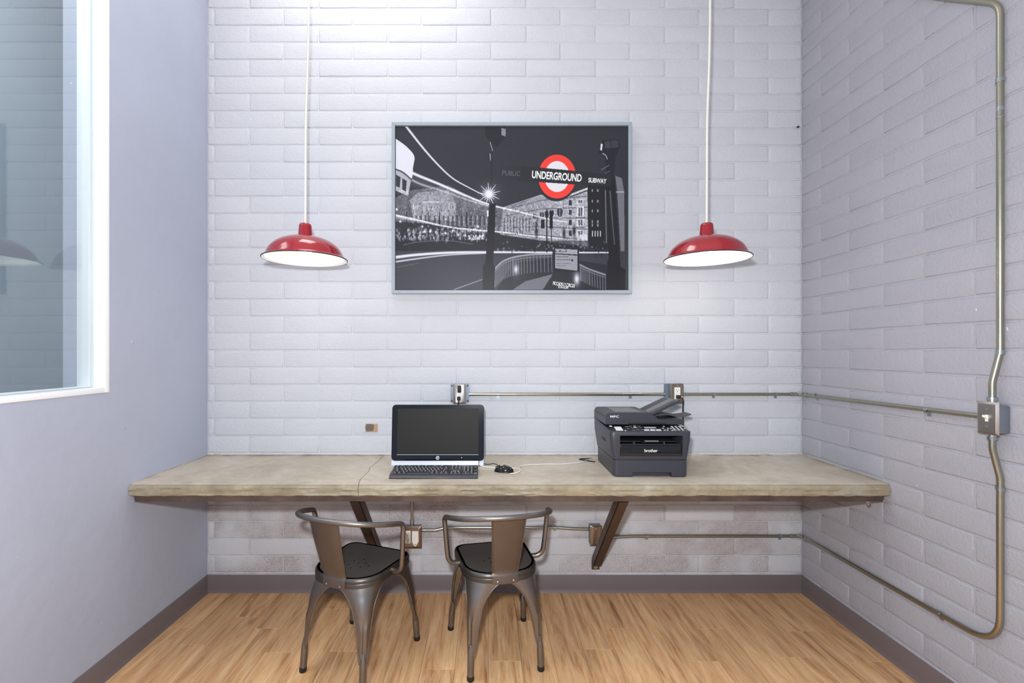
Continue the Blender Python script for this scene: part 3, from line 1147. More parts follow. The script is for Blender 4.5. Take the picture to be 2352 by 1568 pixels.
# ================================================================== FRAMED PICTURE
PX0, PX1, PZ0, PZ1 = -0.5525, 0.8435, 1.7535, 2.749
pic = thing('framed_picture', 'grey framed black and white night street print with a red and white station sign', 'picture',
            ((PX0 + PX1) / 2, -0.0055, (PZ0 + PZ1) / 2))
PWD, PHT = PX1 - PX0, PZ1 - PZ0
fw = 0.0195
def mitre(side):
    w2, h2 = PWD / 2, PHT / 2
    c = {'t': [(-w2, h2), (w2, h2), (w2 - fw, h2 - fw), (-w2 + fw, h2 - fw)],
         'b': [(-w2, -h2), (-w2 + fw, -h2 + fw), (w2 - fw, -h2 + fw), (w2, -h2)],
         'l': [(-w2, h2), (-w2 + fw, h2 - fw), (-w2 + fw, -h2 + fw), (-w2, -h2)],
         'r': [(w2, h2), (w2, -h2), (w2 - fw, -h2 + fw), (w2 - fw, h2 - fw)]}[side]
    bm = prism(bmesh.new(), c, 'y', -0.040, 0)
    bmesh.ops.bevel(bm, geom=[e for e in bm.edges], offset=0.0012, segments=1, affect='EDGES')
    return bm
for s_ in 'tblr':
    obj('frame_rail', mitre(s_), 'picture_frame', pic, 30)
obj('backing_board', bx((0, -0.012, 0), (PWD - 2 * fw + 0.002, 0.02, PHT - 2 * fw + 0.002)), 'slot', pic, 0)

# ---- the print, painted as vertex colours on a fine flat grid (canvas units: 1948 x 1364)
CW, CH = 1948.0, 1364.0
NX, NY = 700, 490
gx = (np.arange(NX) + 0.5) / NX * CW + 112
gy = (np.arange(NY) + 0.5) / NY * CH + 108
X, Y = np.meshgrid(gx, gy)
img = np.zeros((NY, NX))
def blend(mask, val):
    global img
    img = img * (1 - mask) + val * mask
def sm(x, a, b):
    t = np.clip((x - a) / (b - a), 0, 1)
    return t * t * (3 - 2 * t)
def poly(pts, soft=2.0):
    inside = np.zeros_like(X, bool)
    n = len(pts)
    for i in range(n):
        x1, y1 = pts[i]
        x2, y2 = pts[(i + 1) % n]
        if y1 == y2:
            continue
        c = ((Y >= min(y1, y2)) & (Y < max(y1, y2)))
        xi = x1 + (Y - y1) * (x2 - x1) / (y2 - y1)
        inside ^= c & (X < xi)
    return inside.astype(float)
def dist(pts):
    d = np.full_like(X, 1e9)
    tt = np.zeros_like(X)
    n = len(pts) - 1
    for i in range(n):
        ax, ay = pts[i]
        bx_, by_ = pts[i + 1]
        L2 = (bx_ - ax) ** 2 + (by_ - ay) ** 2 + 1e-9
        t = np.clip(((X - ax) * (bx_ - ax) + (Y - ay) * (by_ - ay)) / L2, 0, 1)
        dd = np.hypot(X - ax - t * (bx_ - ax), Y - ay - t * (by_ - ay))
        m = dd < d
        d[m] = dd[m]
        tt[m] = (i + t[m]) / n
    return d, tt
def curve(pts, n=10):
    return [(p.x, p.y) for p in catmull([(a, b, 0) for a, b in pts], n)]
def stroke(pts, w0, w1, val, soft=0.5, a=1.0, smooth=True):
    d, t = dist(curve(pts) if smooth and len(pts) > 2 else pts)
    w = w0 + (w1 - w0) * t
    m = (1 - sm(d, w * (1 - soft), w * (1 + soft) + 1.0)) * a
    blend(m, val)
def blob(x, y, r, val, a=1.0, ry=None):
    d = np.hypot((X - x) / r, (Y - y) / (ry or r))
    blend(np.exp(-d * d * 2) * a, val)
def rect(x0, y0, x1, y1, val, a=1.0):
    blend(((X >= x0) & (X < x1) & (Y >= y0) & (Y < y1)) * a, val)
def g8(v):
    return v / 255.0
# sky and road
img[:] = g8(60)
blend(sm(Y, 900, 1300) * 0.8, g8(78))
blend(sm(X, 1200, 300) * sm(Y, 300, 900) * 0.25, g8(96))
# left block: hazy pale facade behind the moving bus
m = poly([(112, 700), (250, 640), (560, 600), (860, 760), (1030, 790), (1030, 1010), (112, 1000)])
cols = 0.5 + 0.5 * np.sin(X * 0.075)
blend(m * 0.75, g8(124) + 0.06 * cols)
m2 = poly([(300, 660), (560, 640), (620, 760), (610, 900), (260, 880), (230, 720)])
blend(m2 * 0.6, g8(196))
for x in range(280, 870, 38):
    rect(x, 850, x + 14, 935, g8(52), 0.55)
    rect(x + 20, 860, x + 27, 940, g8(196), 0.5)
for x in range(290, 600, 44):
    rect(x, 770, x + 12, 800, g8(200), 0.5)
rect(340, 735, 480, 742, g8(230), 0.7)
# dark shopfront band with lit spots
m = poly([(112, 900), (880, 960), (1000, 1010), (1400, 1060), (1400, 1130), (112, 1150)])
blend(m * 0.75, g8(40))
for _ in range(230):
    x = rng.uniform(115, 880)
    y = rng.uniform(960, 1060)
    blob(x, y, rng.uniform(4, 12), g8(rng.uniform(120, 245)), 0.85, rng.uniform(5, 26))
for x, y in ((150, 900), (335, 945), (402, 982), (800, 945), (452, 990), (355, 985), (530, 1000), (120, 800), (268, 780), (640, 1010), (700, 1020)):
    blob(x, y, 15, g8(250), 1.0)
for _ in range(60):
    x = rng.uniform(720, 850)
    blob(x, rng.uniform(1015, 1050), 7, g8(235), 0.8)
for x in (205, 385, 480, 710):
    rect(x - 4, 820, x + 4, 1080, g8(28), 0.7)
# right-hand theatre block
m = poly([(1010, 790), (1180, 740), (1330, 680), (1400, 700), (1560, 690), (1720, 620), (1728, 1110), (1330, 1060), (990, 1010)])
blend(m, g8(158) + 0.10 * sm(X, 1000, 1700))
for k in range(5):
    stroke([(1030, 800 + 52 * k), (1330, 725 + 72 * k), (1720, 690 + 92 * k)], 2.5, 3, g8(80), 0.6, 0.7, False)
stroke([(1010, 788), (1330, 680), (1400, 702)], 3, 3, g8(215), 0.5, 0.8, False)
stroke([(1575, 680), (1722, 625)], 6, 7, g8(225), 0.5, 0.9, False)
stroke([(1575, 695), (1722, 642)], 4, 5, g8(60), 0.5, 0.9, False)
for x, y, w, h in ((1280, 850, 17, 38), (1340, 838, 19, 42), (1380, 830, 19, 46), (1420, 822, 20, 48), (1490, 812, 25, 54)):
    d = np.hypot((X - x) / w, np.where(Y < y, (Y - y) / w, (Y - y) / h * 0.999))
    blend((d < 1) * 0.85, g8(44))
    blend(((np.abs(X - x) < 2.5) & (d < 1)) * 0.8, g8(190))
    blend(((d > 1) & (d < 1.22)) * 0.7, g8(205))
for yy in (745, 825, 910, 998):
    rect(1565, yy - 22, 1590, yy + 22, g8(46), 0.9)
for yy, hh in ((735, 20), (820, 44), (910, 30), (1000, 30)):
    rect(1632, yy - hh, 1690, yy + hh, g8(222), 0.85)
    rect(1645, yy - hh + 8, 1660, yy + hh - 6, g8(70), 0.8)
    rect(1666, yy - hh + 8, 1680, yy + hh - 6, g8(70), 0.8)
rect(1620, 775, 1700, 783, g8(232), 0.8)
rect(1620, 862, 1700, 868, g8(60), 0.8)
rect(1620, 945, 1700, 951, g8(60), 0.8)
rect(1636, 1010, 1720, 1110, g8(232), 0.75)
for x in range(1010, 1230, 26):
    rect(x, 860, x + 7, 1000, g8(190), 0.6)
    rect(x + 10, 870, x + 17, 990, g8(58), 0.6)
# dark block on the right with lit windows
blend(poly([(1722, 560), (1870, 560), (1890, 1130), (1728, 1110)]), g8(34))
for yy in (630, 720, 800, 890, 920):
    for xx in (1756, 1802):
        rect(xx, yy, xx + 13, yy + 24, g8(178), 0.8)
for xx in (1760, 1782, 1804, 1826):
    rect(xx, 980, xx + 9, 1026, g8(225), 0.85)
blend(poly([(1955, 520), (2010, 540), (2030, 660), (2032, 1150), (2000, 1150), (1970, 640)]), g8(132))
rect(1960, 650, 2030, 660, g8(215), 0.7)
# people and stair shadows
for x, w in ((1190, 30), (1270, 34), (1790, 26), (1840, 24), (1660, 14)):
    blob(x, 1120, w, g8(26), 0.95, 80)
rect(1120, 1060, 1900, 1160, g8(40), 0.55)
blend(poly([(960, 1470), (1100, 1250), (1440, 1200), (1880, 1260), (1900, 1480)]) * 0.85, g8(44))
blend(poly([(1080, 1480), (1200, 1400), (1430, 1340), (1340, 1480)]) * 0.8, g8(150))
# light trails
stroke([(200, 108), (340, 285), (470, 430), (590, 540), (730, 620), (850, 680)], 9, 3, g8(228), 0.5, 0.95)
stroke([(112, 420), (260, 500), (480, 590), (700, 685), (900, 760), (1150, 820), (1390, 880), (1540, 905)], 13, 3, g8(240), 0.6, 0.95)
stroke([(112, 470), (300, 580), (520, 650), (720, 722), (900, 775)], 9, 5, g8(205), 0.6, 0.85)
stroke([(112, 560), (260, 560), (460, 640), (700, 740), (900, 800)], 40, 26, g8(150), 0.8, 0.3)
stroke([(112, 850), (300, 890), (520, 940), (760, 970), (1000, 990), (1250, 1020), (1520, 1045)], 8, 3, g8(240), 0.5, 0.95)
stroke([(112, 870), (330, 905), (560, 950), (850, 985)], 5, 3, g8(190), 0.5, 0.7)
stroke([(105, 1200), (300, 1178), (600, 1160), (1000, 1157), (1560, 1160), (1900, 1160)], 12, 5, g8(236), 0.5, 0.95)
stroke([(105, 1238), (300, 1210), (560, 1180), (880, 1165)], 7, 4, g8(214), 0.5, 0.9)
stroke([(180, 1095), (320, 1070), (560, 1062), (760, 1090)], 3, 3, g8(150), 0.5, 0.6)
stroke([(600, 1470), (740, 1420), (850, 1380)], 4, 3, g8(190), 0.5, 0.7)
stroke([(112, 1285), (300, 1250)], 3, 3, g8(130), 0.5, 0.6, False)
# pale bus top at the left
blend(poly(curve([(105, 205), (190, 265), (250, 325), (270, 372), (258, 450), (243, 545), (170, 490), (105, 455)], 6)), g8(226))
blend(poly([(105, 470), (170, 500), (240, 560), (215, 690), (105, 640)]), g8(186))
for x0, y0 in ((116, 510), (168, 540)):
    blend(poly([(x0, y0), (x0 + 38, y0 + 22), (x0 + 30, y0 + 110), (x0, y0 + 96)]), g8(66))
stroke([(105, 462), (175, 492), (245, 552)], 5, 5, g8(70), 0.5, 0.9)
# lamp posts
blend(poly([(897, 752), (952, 752), (944, 1000), (930, 1245), (946, 1290), (940, 1480), (840, 1480), (845, 1270), (866, 1240), (880, 1000)]), g8(34))
rect(910, 250, 922, 620, g8(42), 0.7)
blend(poly([(858, 108), (1035, 108), (1028, 205), (960, 285), (905, 240), (868, 190)]), g8(44))
blend(poly([(1000, 120), (1036, 130), (1034, 192), (1000, 180)]), g8(150))
stroke([(905, 240), (925, 310)], 3, 3, g8(190), 0.5, 0.8, False)
stroke([(905, 340), (908, 390)], 4, 2, g8(205), 0.5, 0.8, False)
blend(poly([(1870, 540), (1952, 540), (1960, 700), (2000, 1280), (2040, 1300), (2040, 1480), (1880, 1480), (1885, 1260), (1900, 1200)]), g8(30))
stroke([(1872, 640), (1880, 1080)], 4, 3, g8(176), 0.5, 0.7, False)
stroke([(1912, 650), (1922, 800), (1948, 1090)], 7, 4, g8(150), 0.5, 0.6)
blend(poly([(1850, 220), (1990, 215), (1995, 285), (1960, 350), (1940, 560), (1880, 560), (1870, 360), (1815, 330)]), g8(40))
blend(poly([(1868, 235), (1912, 228), (1912, 288), (1868, 290)]), g8(78))
blend(poly([(1922, 226), (1980, 226), (1982, 282), (1922, 288)]), g8(74))
blend(poly([(1834, 250), (1850, 256), (1842, 310), (1828, 305)]), g8(220))
stroke([(1850, 335), (1875, 350), (1888, 380)], 4, 3, g8(215), 0.5, 0.8)
stroke([(1840, 470), (1905, 430)], 3, 3, g8(150), 0.5, 0.7, False)
stroke([(1868, 500), (1910, 480)], 3, 3, g8(130), 0.5, 0.7, False)
# star of the lamp
for k in range(18):
    a = math.pi * 2 * k / 18 + 0.1
    L = 95 if k % 2 else 62
    stroke([(895, 672), (895 + L * math.cos(a), 672 + L * math.sin(a))], 5, 0.8, g8(245), 0.6, 0.95, False)
blob(895, 672, 46, 1.0, 1.0)
blob(895, 672, 110, g8(200), 0.35)
rect(876, 810, 892, 860, g8(240), 0.9)
# railings
def rail(p, n, drop, v=150):
    c = curve(p, 12)
    stroke(p, 6, 6, g8(v + 40), 0.4, 0.9)
    stroke([(x, y + 22) for x, y in p], 3, 3, g8(v), 0.4, 0.8)
    for i in np.linspace(0, len(c) - 1, n):
        x, y = c[int(i)]
        stroke([(x, y), (x + 4, y + drop)], 3, 3, g8(v), 0.4, 0.75, False)
rail([(940, 1300), (1010, 1235), (1100, 1200), (1240, 1178), (1420, 1172)], 26, 150)
rail([(1660, 1262), (1740, 1300), (1870, 1345)], 14, 130, 140)
for y0 in range(1270, 1420, 18):
    stroke([(1100, y0 + 30), (1280, y0)], 1.5, 1.5, g8(110), 0.5, 0.4, False)
blob(1122, 1300, 24, 0.98, 1.0, 48)
blob(1122, 1300, 60, g8(180), 0.35, 90)
blob(1632, 1380, 30, 1.0, 1.0, 64)
blob(1632, 1380, 60, g8(190), 0.35, 100)
# traffic lights and the station notice board
rect(1376, 800, 1386, 1160, g8(20), 0.95)
rect(1402, 815, 1432, 960, g8(18), 0.97)
rect(1332, 885, 1362, 960, g8(20), 0.95)
rect(1414, 960, 1422, 1110, g8(20), 0.95)
for x, y, h in ((1294, 970, 90), (1525, 1000, 60), (1610, 980, 60)):
    blob(x, y, 16, g8(24), 0.95, h)
rect(1428, 1100, 1650, 1320, g8(34), 0.95)
blend(poly([(1450, 1128), (1636, 1136), (1636, 1176), (1450, 1166)]), g8(176))
blend(poly([(1450, 1174), (1636, 1186), (1636, 1312), (1450, 1290)]), g8(168))
for k, (y, w) in enumerate(((1148, 90), (1190, 95), (1216, 130), (1250, 110), (1266, 80))):
    for xx in range(1462, 1462 + w, 9):
        rect(xx, y, xx + 6, y + (9 if k < 3 else 5), g8(70), 0.75)
rect(1588, 1216, 1602, 1232, g8(40))
# sign bar behind the lettering, and the ring
facade = poly([(112, 640), (560, 600), (860, 760), (1030, 790), (1330, 690), (1720, 625), (1728, 1110), (112, 1000)])
low = rng.normal(0, 1, (NY // 5 + 1, NX // 4 + 1)).repeat(5, 0).repeat(4, 1)[:NY, :NX]
fine = rng.normal(0, 1, img.shape)
img = img + facade * (0.045 * low + 0.05 * fine) * (0.4 + img)
for _ in range(260):
    x, y = rng.uniform(230, 1330), rng.uniform(760, 1000)
    rect(x, y, x + rng.uniform(4, 9), y + rng.uniform(6, 22), g8(rng.choice([40, 60, 190, 220])), 0.55 * (1 if 112 < x < 1330 else 0))
for _ in range(120):
    x, y = rng.uniform(960, 1880), rng.uniform(1060, 1150)
    rect(x, y, x + rng.uniform(4, 14), y + rng.uniform(4, 22), g8(rng.choice([24, 40, 150, 210])), 0.5)
stroke([(890, 700), (940, 1010)], 6, 6, g8(34), 0.4, 0.0, False)
blend(poly([(897, 752), (952, 752), (944, 1000), (930, 1245), (946, 1290), (940, 1480), (840, 1480), (845, 1270), (866, 1240), (880, 1000)]), g8(34))
tone = np.clip(img + rng.normal(0, 0.012, img.shape), 0, 1)
tone = tone ** 1.22
R, G, B = tone.copy() * 0.97, tone.copy() * 0.975, np.clip(tone * 1.02 + 0.03 * (1 - tone), 0, 1)
def blend3(mask, c):
    global R, G, B
    R = R * (1 - mask) + c[0] / 255 * mask
    G = G * (1 - mask) + c[1] / 255 * mask
    B = B * (1 - mask) + c[2] / 255 * mask
ring = np.hypot((X - 1466) / 160.0, (Y - 526) / 184.0)
blend3(1 - sm(np.hypot((X - 1462) / 168.0, (Y - 545) / 190.0), 0.97, 1.0), (36, 36, 44))
blend3(1 - sm(ring, 0.985, 1.0), (236, 60, 50))
blend3(1 - sm(np.hypot((X - 1466) / 106.0, (Y - 526) / 130.0), 0.98, 1.0), (222, 220, 226))
blend3(poly([(985, 425), (1235, 443), (1700, 486), (1915, 510), (1915, 606), (1700, 598), (1235, 567), (985, 556)]) * sm(X, 960, 1240), (34, 35, 42))
def s2l(a):
    return np.where(a <= 0.04045, a / 12.92, ((a + 0.055) / 1.055) ** 2.4)
rgba = np.ones((NY, NX, 4), np.float32)
for k, ch_ in enumerate((R, G, B)):
    rgba[..., k] = s2l(np.clip(ch_, 0, 1))
pw, ph = PWD - 2 * fw - 0.006, PHT - 2 * fw - 0.006
YP = -0.0305
vx = np.linspace(-pw / 2, pw / 2, NX)
vz = np.linspace(ph / 2, -ph / 2, NY)
VX, VZ = np.meshgrid(vx, vz)
co = np.stack([VX, np.full_like(VX, YP), VZ], -1).reshape(-1, 3).astype(np.float32)
idx = np.arange(NX * NY).reshape(NY, NX)
quads = np.stack([idx[:-1, :-1], idx[1:, :-1], idx[1:, 1:], idx[:-1, 1:]], -1).reshape(-1, 4)
me = bpy.data.meshes.new('print')
me.vertices.add(len(co))
me.vertices.foreach_set('co', co.ravel())
me.loops.add(quads.size)
me.loops.foreach_set('vertex_index', quads.ravel().astype(np.int32))
me.polygons.add(len(quads))
me.polygons.foreach_set('loop_start', np.arange(0, quads.size, 4, dtype=np.int32))
me.polygons.foreach_set('loop_total', np.full(len(quads), 4, np.int32))
me.update()
ca = me.color_attributes.new('Col', 'FLOAT_COLOR', 'POINT')
ca.data.foreach_set('color', rgba.reshape(-1))
me.materials.append(M['print'])
prt = obj('print', me, None, pic)
obj('canvas_panel', bx((0, -0.0265, 0), (pw, 0.007, ph)), 'slot', pic, 0)
def cpos(cx, cy):
    return ((cx - 112) / CW - 0.5) * pw, (0.5 - (cy - 108) / CH) * ph
def lettering(s, cx, cy, width, height, slope, mat, bold=0.0, name='lettering', parent=prt):
    me_ = text_mesh(s, 0.05, 0.0002, bold=bold)
    co_ = np.empty(len(me_.vertices) * 3, np.float32)
    me_.vertices.foreach_get('co', co_)
    co_ = co_.reshape(-1, 3)
    mn, mx = co_.min(0), co_.max(0)
    sc_ = Matrix.Diagonal((width / CW * pw / (mx[0] - mn[0]), height / CH * ph / (mx[1] - mn[1]), 1, 1))
    ctr = Matrix.Translation((-(mn[0] + mx[0]) / 2, -(mn[1] + mx[1]) / 2, 0))
    x_, z_ = cpos(cx, cy)
    me_.transform(Matrix.Translation((x_, YP - 0.0004, z_)) @ RX @ Matrix.Rotation(-slope, 4, 'Z') @ sc_ @ ctr)
    me_.materials.append(M[mat])
    return obj(name, me_, None, parent)
M['print_grey'] = plain('grey_print', rgb(92, 92, 100), 0.5, var=0.01)
lettering('UNDERGROUND', 1465, 523, 418, 64, 0.075, 'legend', 0.0012)
lettering('SUBWAY', 1806, 560, 152, 40, 0.07, 'legend', 0.0012)
lettering('PUBLIC', 1082, 498, 152, 40, 0.05, 'print_grey')
lettering('PICCADILLY CIRCUS', 1524, 1428, 184, 30, 0.13, 'legend', 0.0010)
lettering('STATION', 1518, 1450, 84, 24, 0.08, 'legend', 0.0010)

# ================================================================== ALL-IN-ONE COMPUTER
pc = thing('desktop_computer', 'black all-in-one computer with silver foot standing on the desk', 'computer', (-0.262, -0.225, DZ + 0.001))
TILT = Matrix.Rotation(math.radians(-5.5), 4, 'X')
BASE = Matrix.Translation((0, -0.030, 0.028)) @ TILT        # bezel plane frame: x right, z up, -y to the viewer
def bez(bm):
    bmesh.ops.transform(bm, matrix=BASE, verts=bm.verts)
    return bm
bw, bh = 0.496, 0.298
def rprism(w, h, r, y0, y1, cz, ease=0.003):
    lo = [(x, y1, z) for x, z in rrect(w, h, r, 6, 0, cz)]
    mid = [(x, y0 + ease, z) for x, z in rrect(w, h, r, 6, 0, cz)]
    fr = [(x, y0, z) for x, z in rrect(w - 2 * ease, h - 2 * ease, max(0.001, r - ease), 6, 0, cz)]
    return loft(bmesh.new(), [lo, mid, fr])
obj('back_shell', bez(rprism(bw + 0.003, bh, 0.022, -0.002, 0.010, bh / 2, 0.002)), 'silver', pc, 40)
obj('rear_cover', bez(rprism(bw - 0.03, bh - 0.03, 0.022, 0.009, 0.034, bh / 2, 0.002)), 'bezel', pc, 40)
bzl = obj('bezel', bez(rprism(bw, bh, 0.021, -0.010, -0.001, bh / 2, 0.002)), 'bezel', pc, 40)
obj('screen', bez(bx((0, -0.0102, 0.155), (0.436, 0.0012, 0.243), 0.0004, 1)), 'screen', bzl, 30)
obj('screen_edge', bez(bx((0, -0.0105, 0.0325), (0.436, 0.0012, 0.0018))), 'silver', bzl, 30)
obj('status_light', bez(cyl(bmesh.new(), (0.128, -0.0098, 0.017), (0.128, -0.0108, 0.017), 0.0022, seg=10)), 'legend', bzl)
lg = obj('logo', bez(cyl(bmesh.new(), (0.0, -0.0095, 0.0155), (0.0, -0.0112, 0.0155), 0.0098, seg=32)), 'silver', bzl, 30)
me_ = text_mesh('hp', 0.016, 0.0002, shear=0.35, bold=0.0003)
me_.transform(BASE @ Matrix.Translation((0.0004, -0.0114, 0.0158)) @ RX)
me_.materials.append(M['bezel'])
obj('lettering', me_, None, lg)
# silver chin and foot: bar below the bezel down to the desk, with rear stand
chin = []
prof = [(-0.041, 0.0), (-0.044, 0.006), (-0.036, 0.030), (-0.012, 0.034), (0.010, 0.020), (0.012, 0.0)]
bm = bmesh.new()
prism(bm, prof, 'x', -0.247, 0.218)
obj('chin', bm, 'silver', pc, 35)
bm = bmesh.new()
prism(bm, [(-0.038, 0.0), (-0.046, 0.004), (-0.034, 0.032), (-0.010, 0.060), (0.03, 0.10), (0.05, 0.02), (0.05, 0.0)], 'x', 0.2215, 0.246)
bmesh.ops.bevel(bm, geom=bm.edges[:], offset=0.004, segments=2, affect='EDGES')
obj('stand_foot', bm, 'silver', pc, 40)
bm = bmesh.new()
prism(bm, [(-0.038, 0.0), (-0.044, 0.004), (-0.034, 0.031), (0.012, 0.05), (0.012, 0.0)], 'x', 0.2182, 0.2213)
obj('foot_gap', bm, 'slot', pc, 30)
obj('rear_stand', box(bmesh.new(), (0, 0.060, 0.05), (0.16, 0.12, 0.10), 0.01, 2), 'slot', pc, 40)

# ================================================================== KEYBOARD
kb = thing('keyboard', 'black keyboard lying in front of the computer', 'keyboard', (-0.258, -0.425, DZ + 0.001), math.radians(0.3))
KW, KD = 0.428, 0.150
tiltk = math.atan2(0.016, KD)
bm = bmesh.new()
prism(bm, [(-KD / 2 - 0.010, 0.0), (-KD / 2 - 0.012, 0.004), (-KD / 2 - 0.002, 0.013), (-KD / 2 + 0.012, 0.0155), (KD / 2 - 0.004, 0.0285), (KD / 2, 0.026), (KD / 2, 0.0)], 'x', -KW / 2, KW / 2)
bmesh.ops.bevel(bm, geom=[e for e in bm.edges], offset=0.0016, segments=1, affect='EDGES')
kbase = obj('key_base', bm, 'key_base', kb, 35)
keys, legs = bmesh.new(), bmesh.new()
def ktop(y):
    return 0.0155 + (y + KD / 2 - 0.012) * (0.013 / (KD - 0.016))
rk = Matrix.Rotation(math.atan(0.013 / (KD - 0.016)), 4, 'X')
U = 0.0182
def key(x0, row, w=1.0, h=1.0, leg=True):
    x = -KW / 2 + 0.012 + (x0 + w / 2) * U
    y = -KD / 2 + 0.0225 + (row + (h - 1) / 2) * 0.0188
    z = ktop(y) + 0.003
    # tapered cap
    r = bmesh.ops.create_cube(keys, size=1.0)
    for v in r['verts']:
        t = 1.0 if v.co.z < 0 else 0.80
        v.co = Matrix.Translation((x, y, z)) @ rk @ Vector((v.co.x * (w * U - 0.0016) * (t if w < 2 else (0.97 if v.co.z > 0 else 1)), v.co.y * (0.0188 * h - 0.0016) * t, v.co.z * 0.0075))
    if leg:
        box(legs, (x - 0.001, y + 0.001, z + 0.0040), (0.0052, 0.0046, 0.0004), rot=rk)
for row, lay in enumerate([
        [1.25, 1.25, 1.25, -6.25, 1.25, 1.25, 1.25, 1.25],
        [2.25] + [1] * 10 + [2.75],
        [1.75] + [1] * 11 + [2.25],
        [1.5] + [1] * 12 + [1.5],
        [1] * 13 + [2]]):
    x = 0.0
    for w in lay:
        key(x, row, abs(w), 1, w > 0)
        x += abs(w)
for k in range(12):
    key(1.35 + k * 1.0 + (k // 4) * 0.5, 5.15, 1, 0.75, k % 2 == 0)
key(0, 5.15, 1, 0.75)
for r_ in (3, 4, 5.05):
    for c_ in range(3):
        key(15.35 + c_, r_, 1, 0.9)
for c_ in range(3):
    key(15.35 + c_, 0, 1)
key(16.35, 1, 1)
for r_ in range(5):
    for c_ in range(3):
        if r_ == 0 and c_ == 1:
            continue
        key(18.7 + c_, r_, 2 if (r_ == 0 and c_ == 0) else 1)
key(21.7, 0, 1, 2, False)
key(21.7, 2, 1, 2, False)
key(21.7, 4, 1)
ko = obj('keys', keys, 'keys', kb, 25)
ko['kind'] = 'stuff'
lo_ = obj('key_letters', legs, 'legend', ko, 0)
lo_['kind'] = 'stuff'
box_w = -KW / 2 + 0.012 + 16.85 * U
obj('brand_strip', bx((box_w, -KD / 2 + 0.0225 + 1.75 * 0.0188, ktop(-KD / 2 + 0.0225 + 1.75 * 0.0188) + 0.0008), (0.030, 0.004, 0.0008), rot=rk), 'legend', kb)

# ================================================================== MOUSE
ms = thing('computer_mouse', 'small black mouse lying on the desk right of the keyboard', 'mouse', (0.088, -0.372, DZ + 0.001), math.radians(80))
def mouse_shell():
    bm = bmesh.new()
    loops = []
    for k, zf in enumerate((0.0, 0.25, 0.5, 0.72, 0.88, 0.97, 1.0)):
        lp = []
        shrink = math.sqrt(max(0.0, 1 - (zf * 0.985) ** 2.6))
        for i in range(28):
            a = 2 * math.pi * i / 28
            c_, s_ = math.cos(a), math.sin(a)
            x = 0.029 * math.copysign(abs(c_) ** 0.85, c_) * (1 - 0.12 * (s_ > 0) * s_)
            y = 0.050 * math.copysign(abs(s_) ** 0.9, s_)
            hump = 0.034 * (1 - 0.30 * max(0, y / 0.05) - 0.12 * max(0, -y / 0.05))
            lp.append((x * shrink, y * shrink, zf * hump))
        loops.append(lp)
    return loft(bm, loops)
shell = obj('shell', mouse_shell(), 'gloss_black', ms, 60)
obj('scroll_wheel', cyl(bmesh.new(), (-0.003, 0.024, 0.026), (0.003, 0.024, 0.026), 0.006, seg=16), 'rubber', ms)
obj('button_gap', bx((0, 0.034, 0.0235), (0.001, 0.022, 0.006), rot=Matrix.Rotation(-0.35, 4, 'X')), 'slot', ms)

# ================================================================== PRINTER
pr = thing('laser_printer', 'charcoal multifunction laser printer with raised paper tray on the right of the desk', 'printer', (0.800, -0.480, DZ + 0.001), math.radians(-0.6))
PD = 0.360                                   # depth; local y: 0 front .. 0.36 back
def ring(hw, y0, y1, z, r=0.022, rb=0.012, n=5):
    out = []
    for cx, cy, a0, rr in ((hw - r, y0 + r, 270, r), (hw - rb, y1 - rb, 0, rb), (-hw + rb, y1 - rb, 90, rb), (-hw + r, y0 + r, 180, r)):
        for k in range(n + 1):
            a = math.radians(a0 + 90 * k / n)
            out.append((cx + rr * math.cos(a), cy + rr * math.sin(a), z))
    return out
# paper drawer with notch
bm = loft(bmesh.new(), [ring(0.176, 0.006, PD - 0.01, 0.0), ring(0.180, 0.000, PD - 0.01, 0.006), ring(0.181, 0.0, PD - 0.01, 0.0825)])
cut = box(bmesh.new(), (0.006, 0.0, 0.010), (0.190, 0.05, 0.026))
drawer = obj('paper_drawer', boolean(bm, cut), 'printer', pr, 35)
obj('drawer_gap', loft(bmesh.new(), [ring(0.178, 0.004, PD - 0.014, 0.080), ring(0.178, 0.004, PD - 0.014, 0.088)]), 'slot', pr, 35)
# main body with the output opening
bm = loft(bmesh.new(), [ring(0.182, 0.000, PD, 0.086), ring(0.184, -0.001, PD, 0.100), ring(0.1965, -0.003, PD, 0.180), ring(0.198, -0.003, PD, 0.214), ring(0.1965, 0.000, PD, 0.221)])
cut = bmesh.new()
loft(cut, [[(x, -0.02, z) for x, z in rrect(0.306, 0.100, 0.006, 4, 0.002, 0.1525)], [(x, 0.150, z) for x, z in rrect(0.290, 0.095, 0.006, 4, 0.002, 0.1525)]])
body = obj('body', boolean(bm, cut), 'printer', pr, 35)
# opening lining and the glossy flap
bm = bmesh.new()
box(bm, (0.002, 0.142, 0.153), (0.292, 0.006, 0.096))
box(bm, (0.002, 0.070, 0.110), (0.296, 0.14, 0.012))
obj('output_bay', bm, 'slot', pr, 30)
bm = bmesh.new()
box(bm, (0.002, 0.0105, 0.128), (0.300, 0.012, 0.051), 0.003, 2)
flap = obj('output_flap', bm, 'gloss_black', pr, 40)
obj('paper_lip', box(box(bmesh.new(), (0.002, 0.02, 0.157), (0.298, 0.03, 0.005), 0.001, 1), (0.002, 0.08, 0.168), (0.296, 0.10, 0.004)), 'keys', pr, 30)
obj('paper_guide', bx((-0.078, 0.020, 0.166), (0.007, 0.03, 0.016), 0.002, 1), 'key_base', pr)
obj('paper_guide', bx((0.068, 0.020, 0.166), (0.007, 0.03, 0.016), 0.002, 1), 'key_base', pr)
obj('paper_stop', bx((0.008, 0.014, 0.1735), (0.068, 0.012, 0.003), 0.001, 1), 'lcd', pr)
obj('paper_stop', bx((0.008, 0.024, 0.168), (0.090, 0.02, 0.008), 0.002, 1), 'gloss_black', pr)
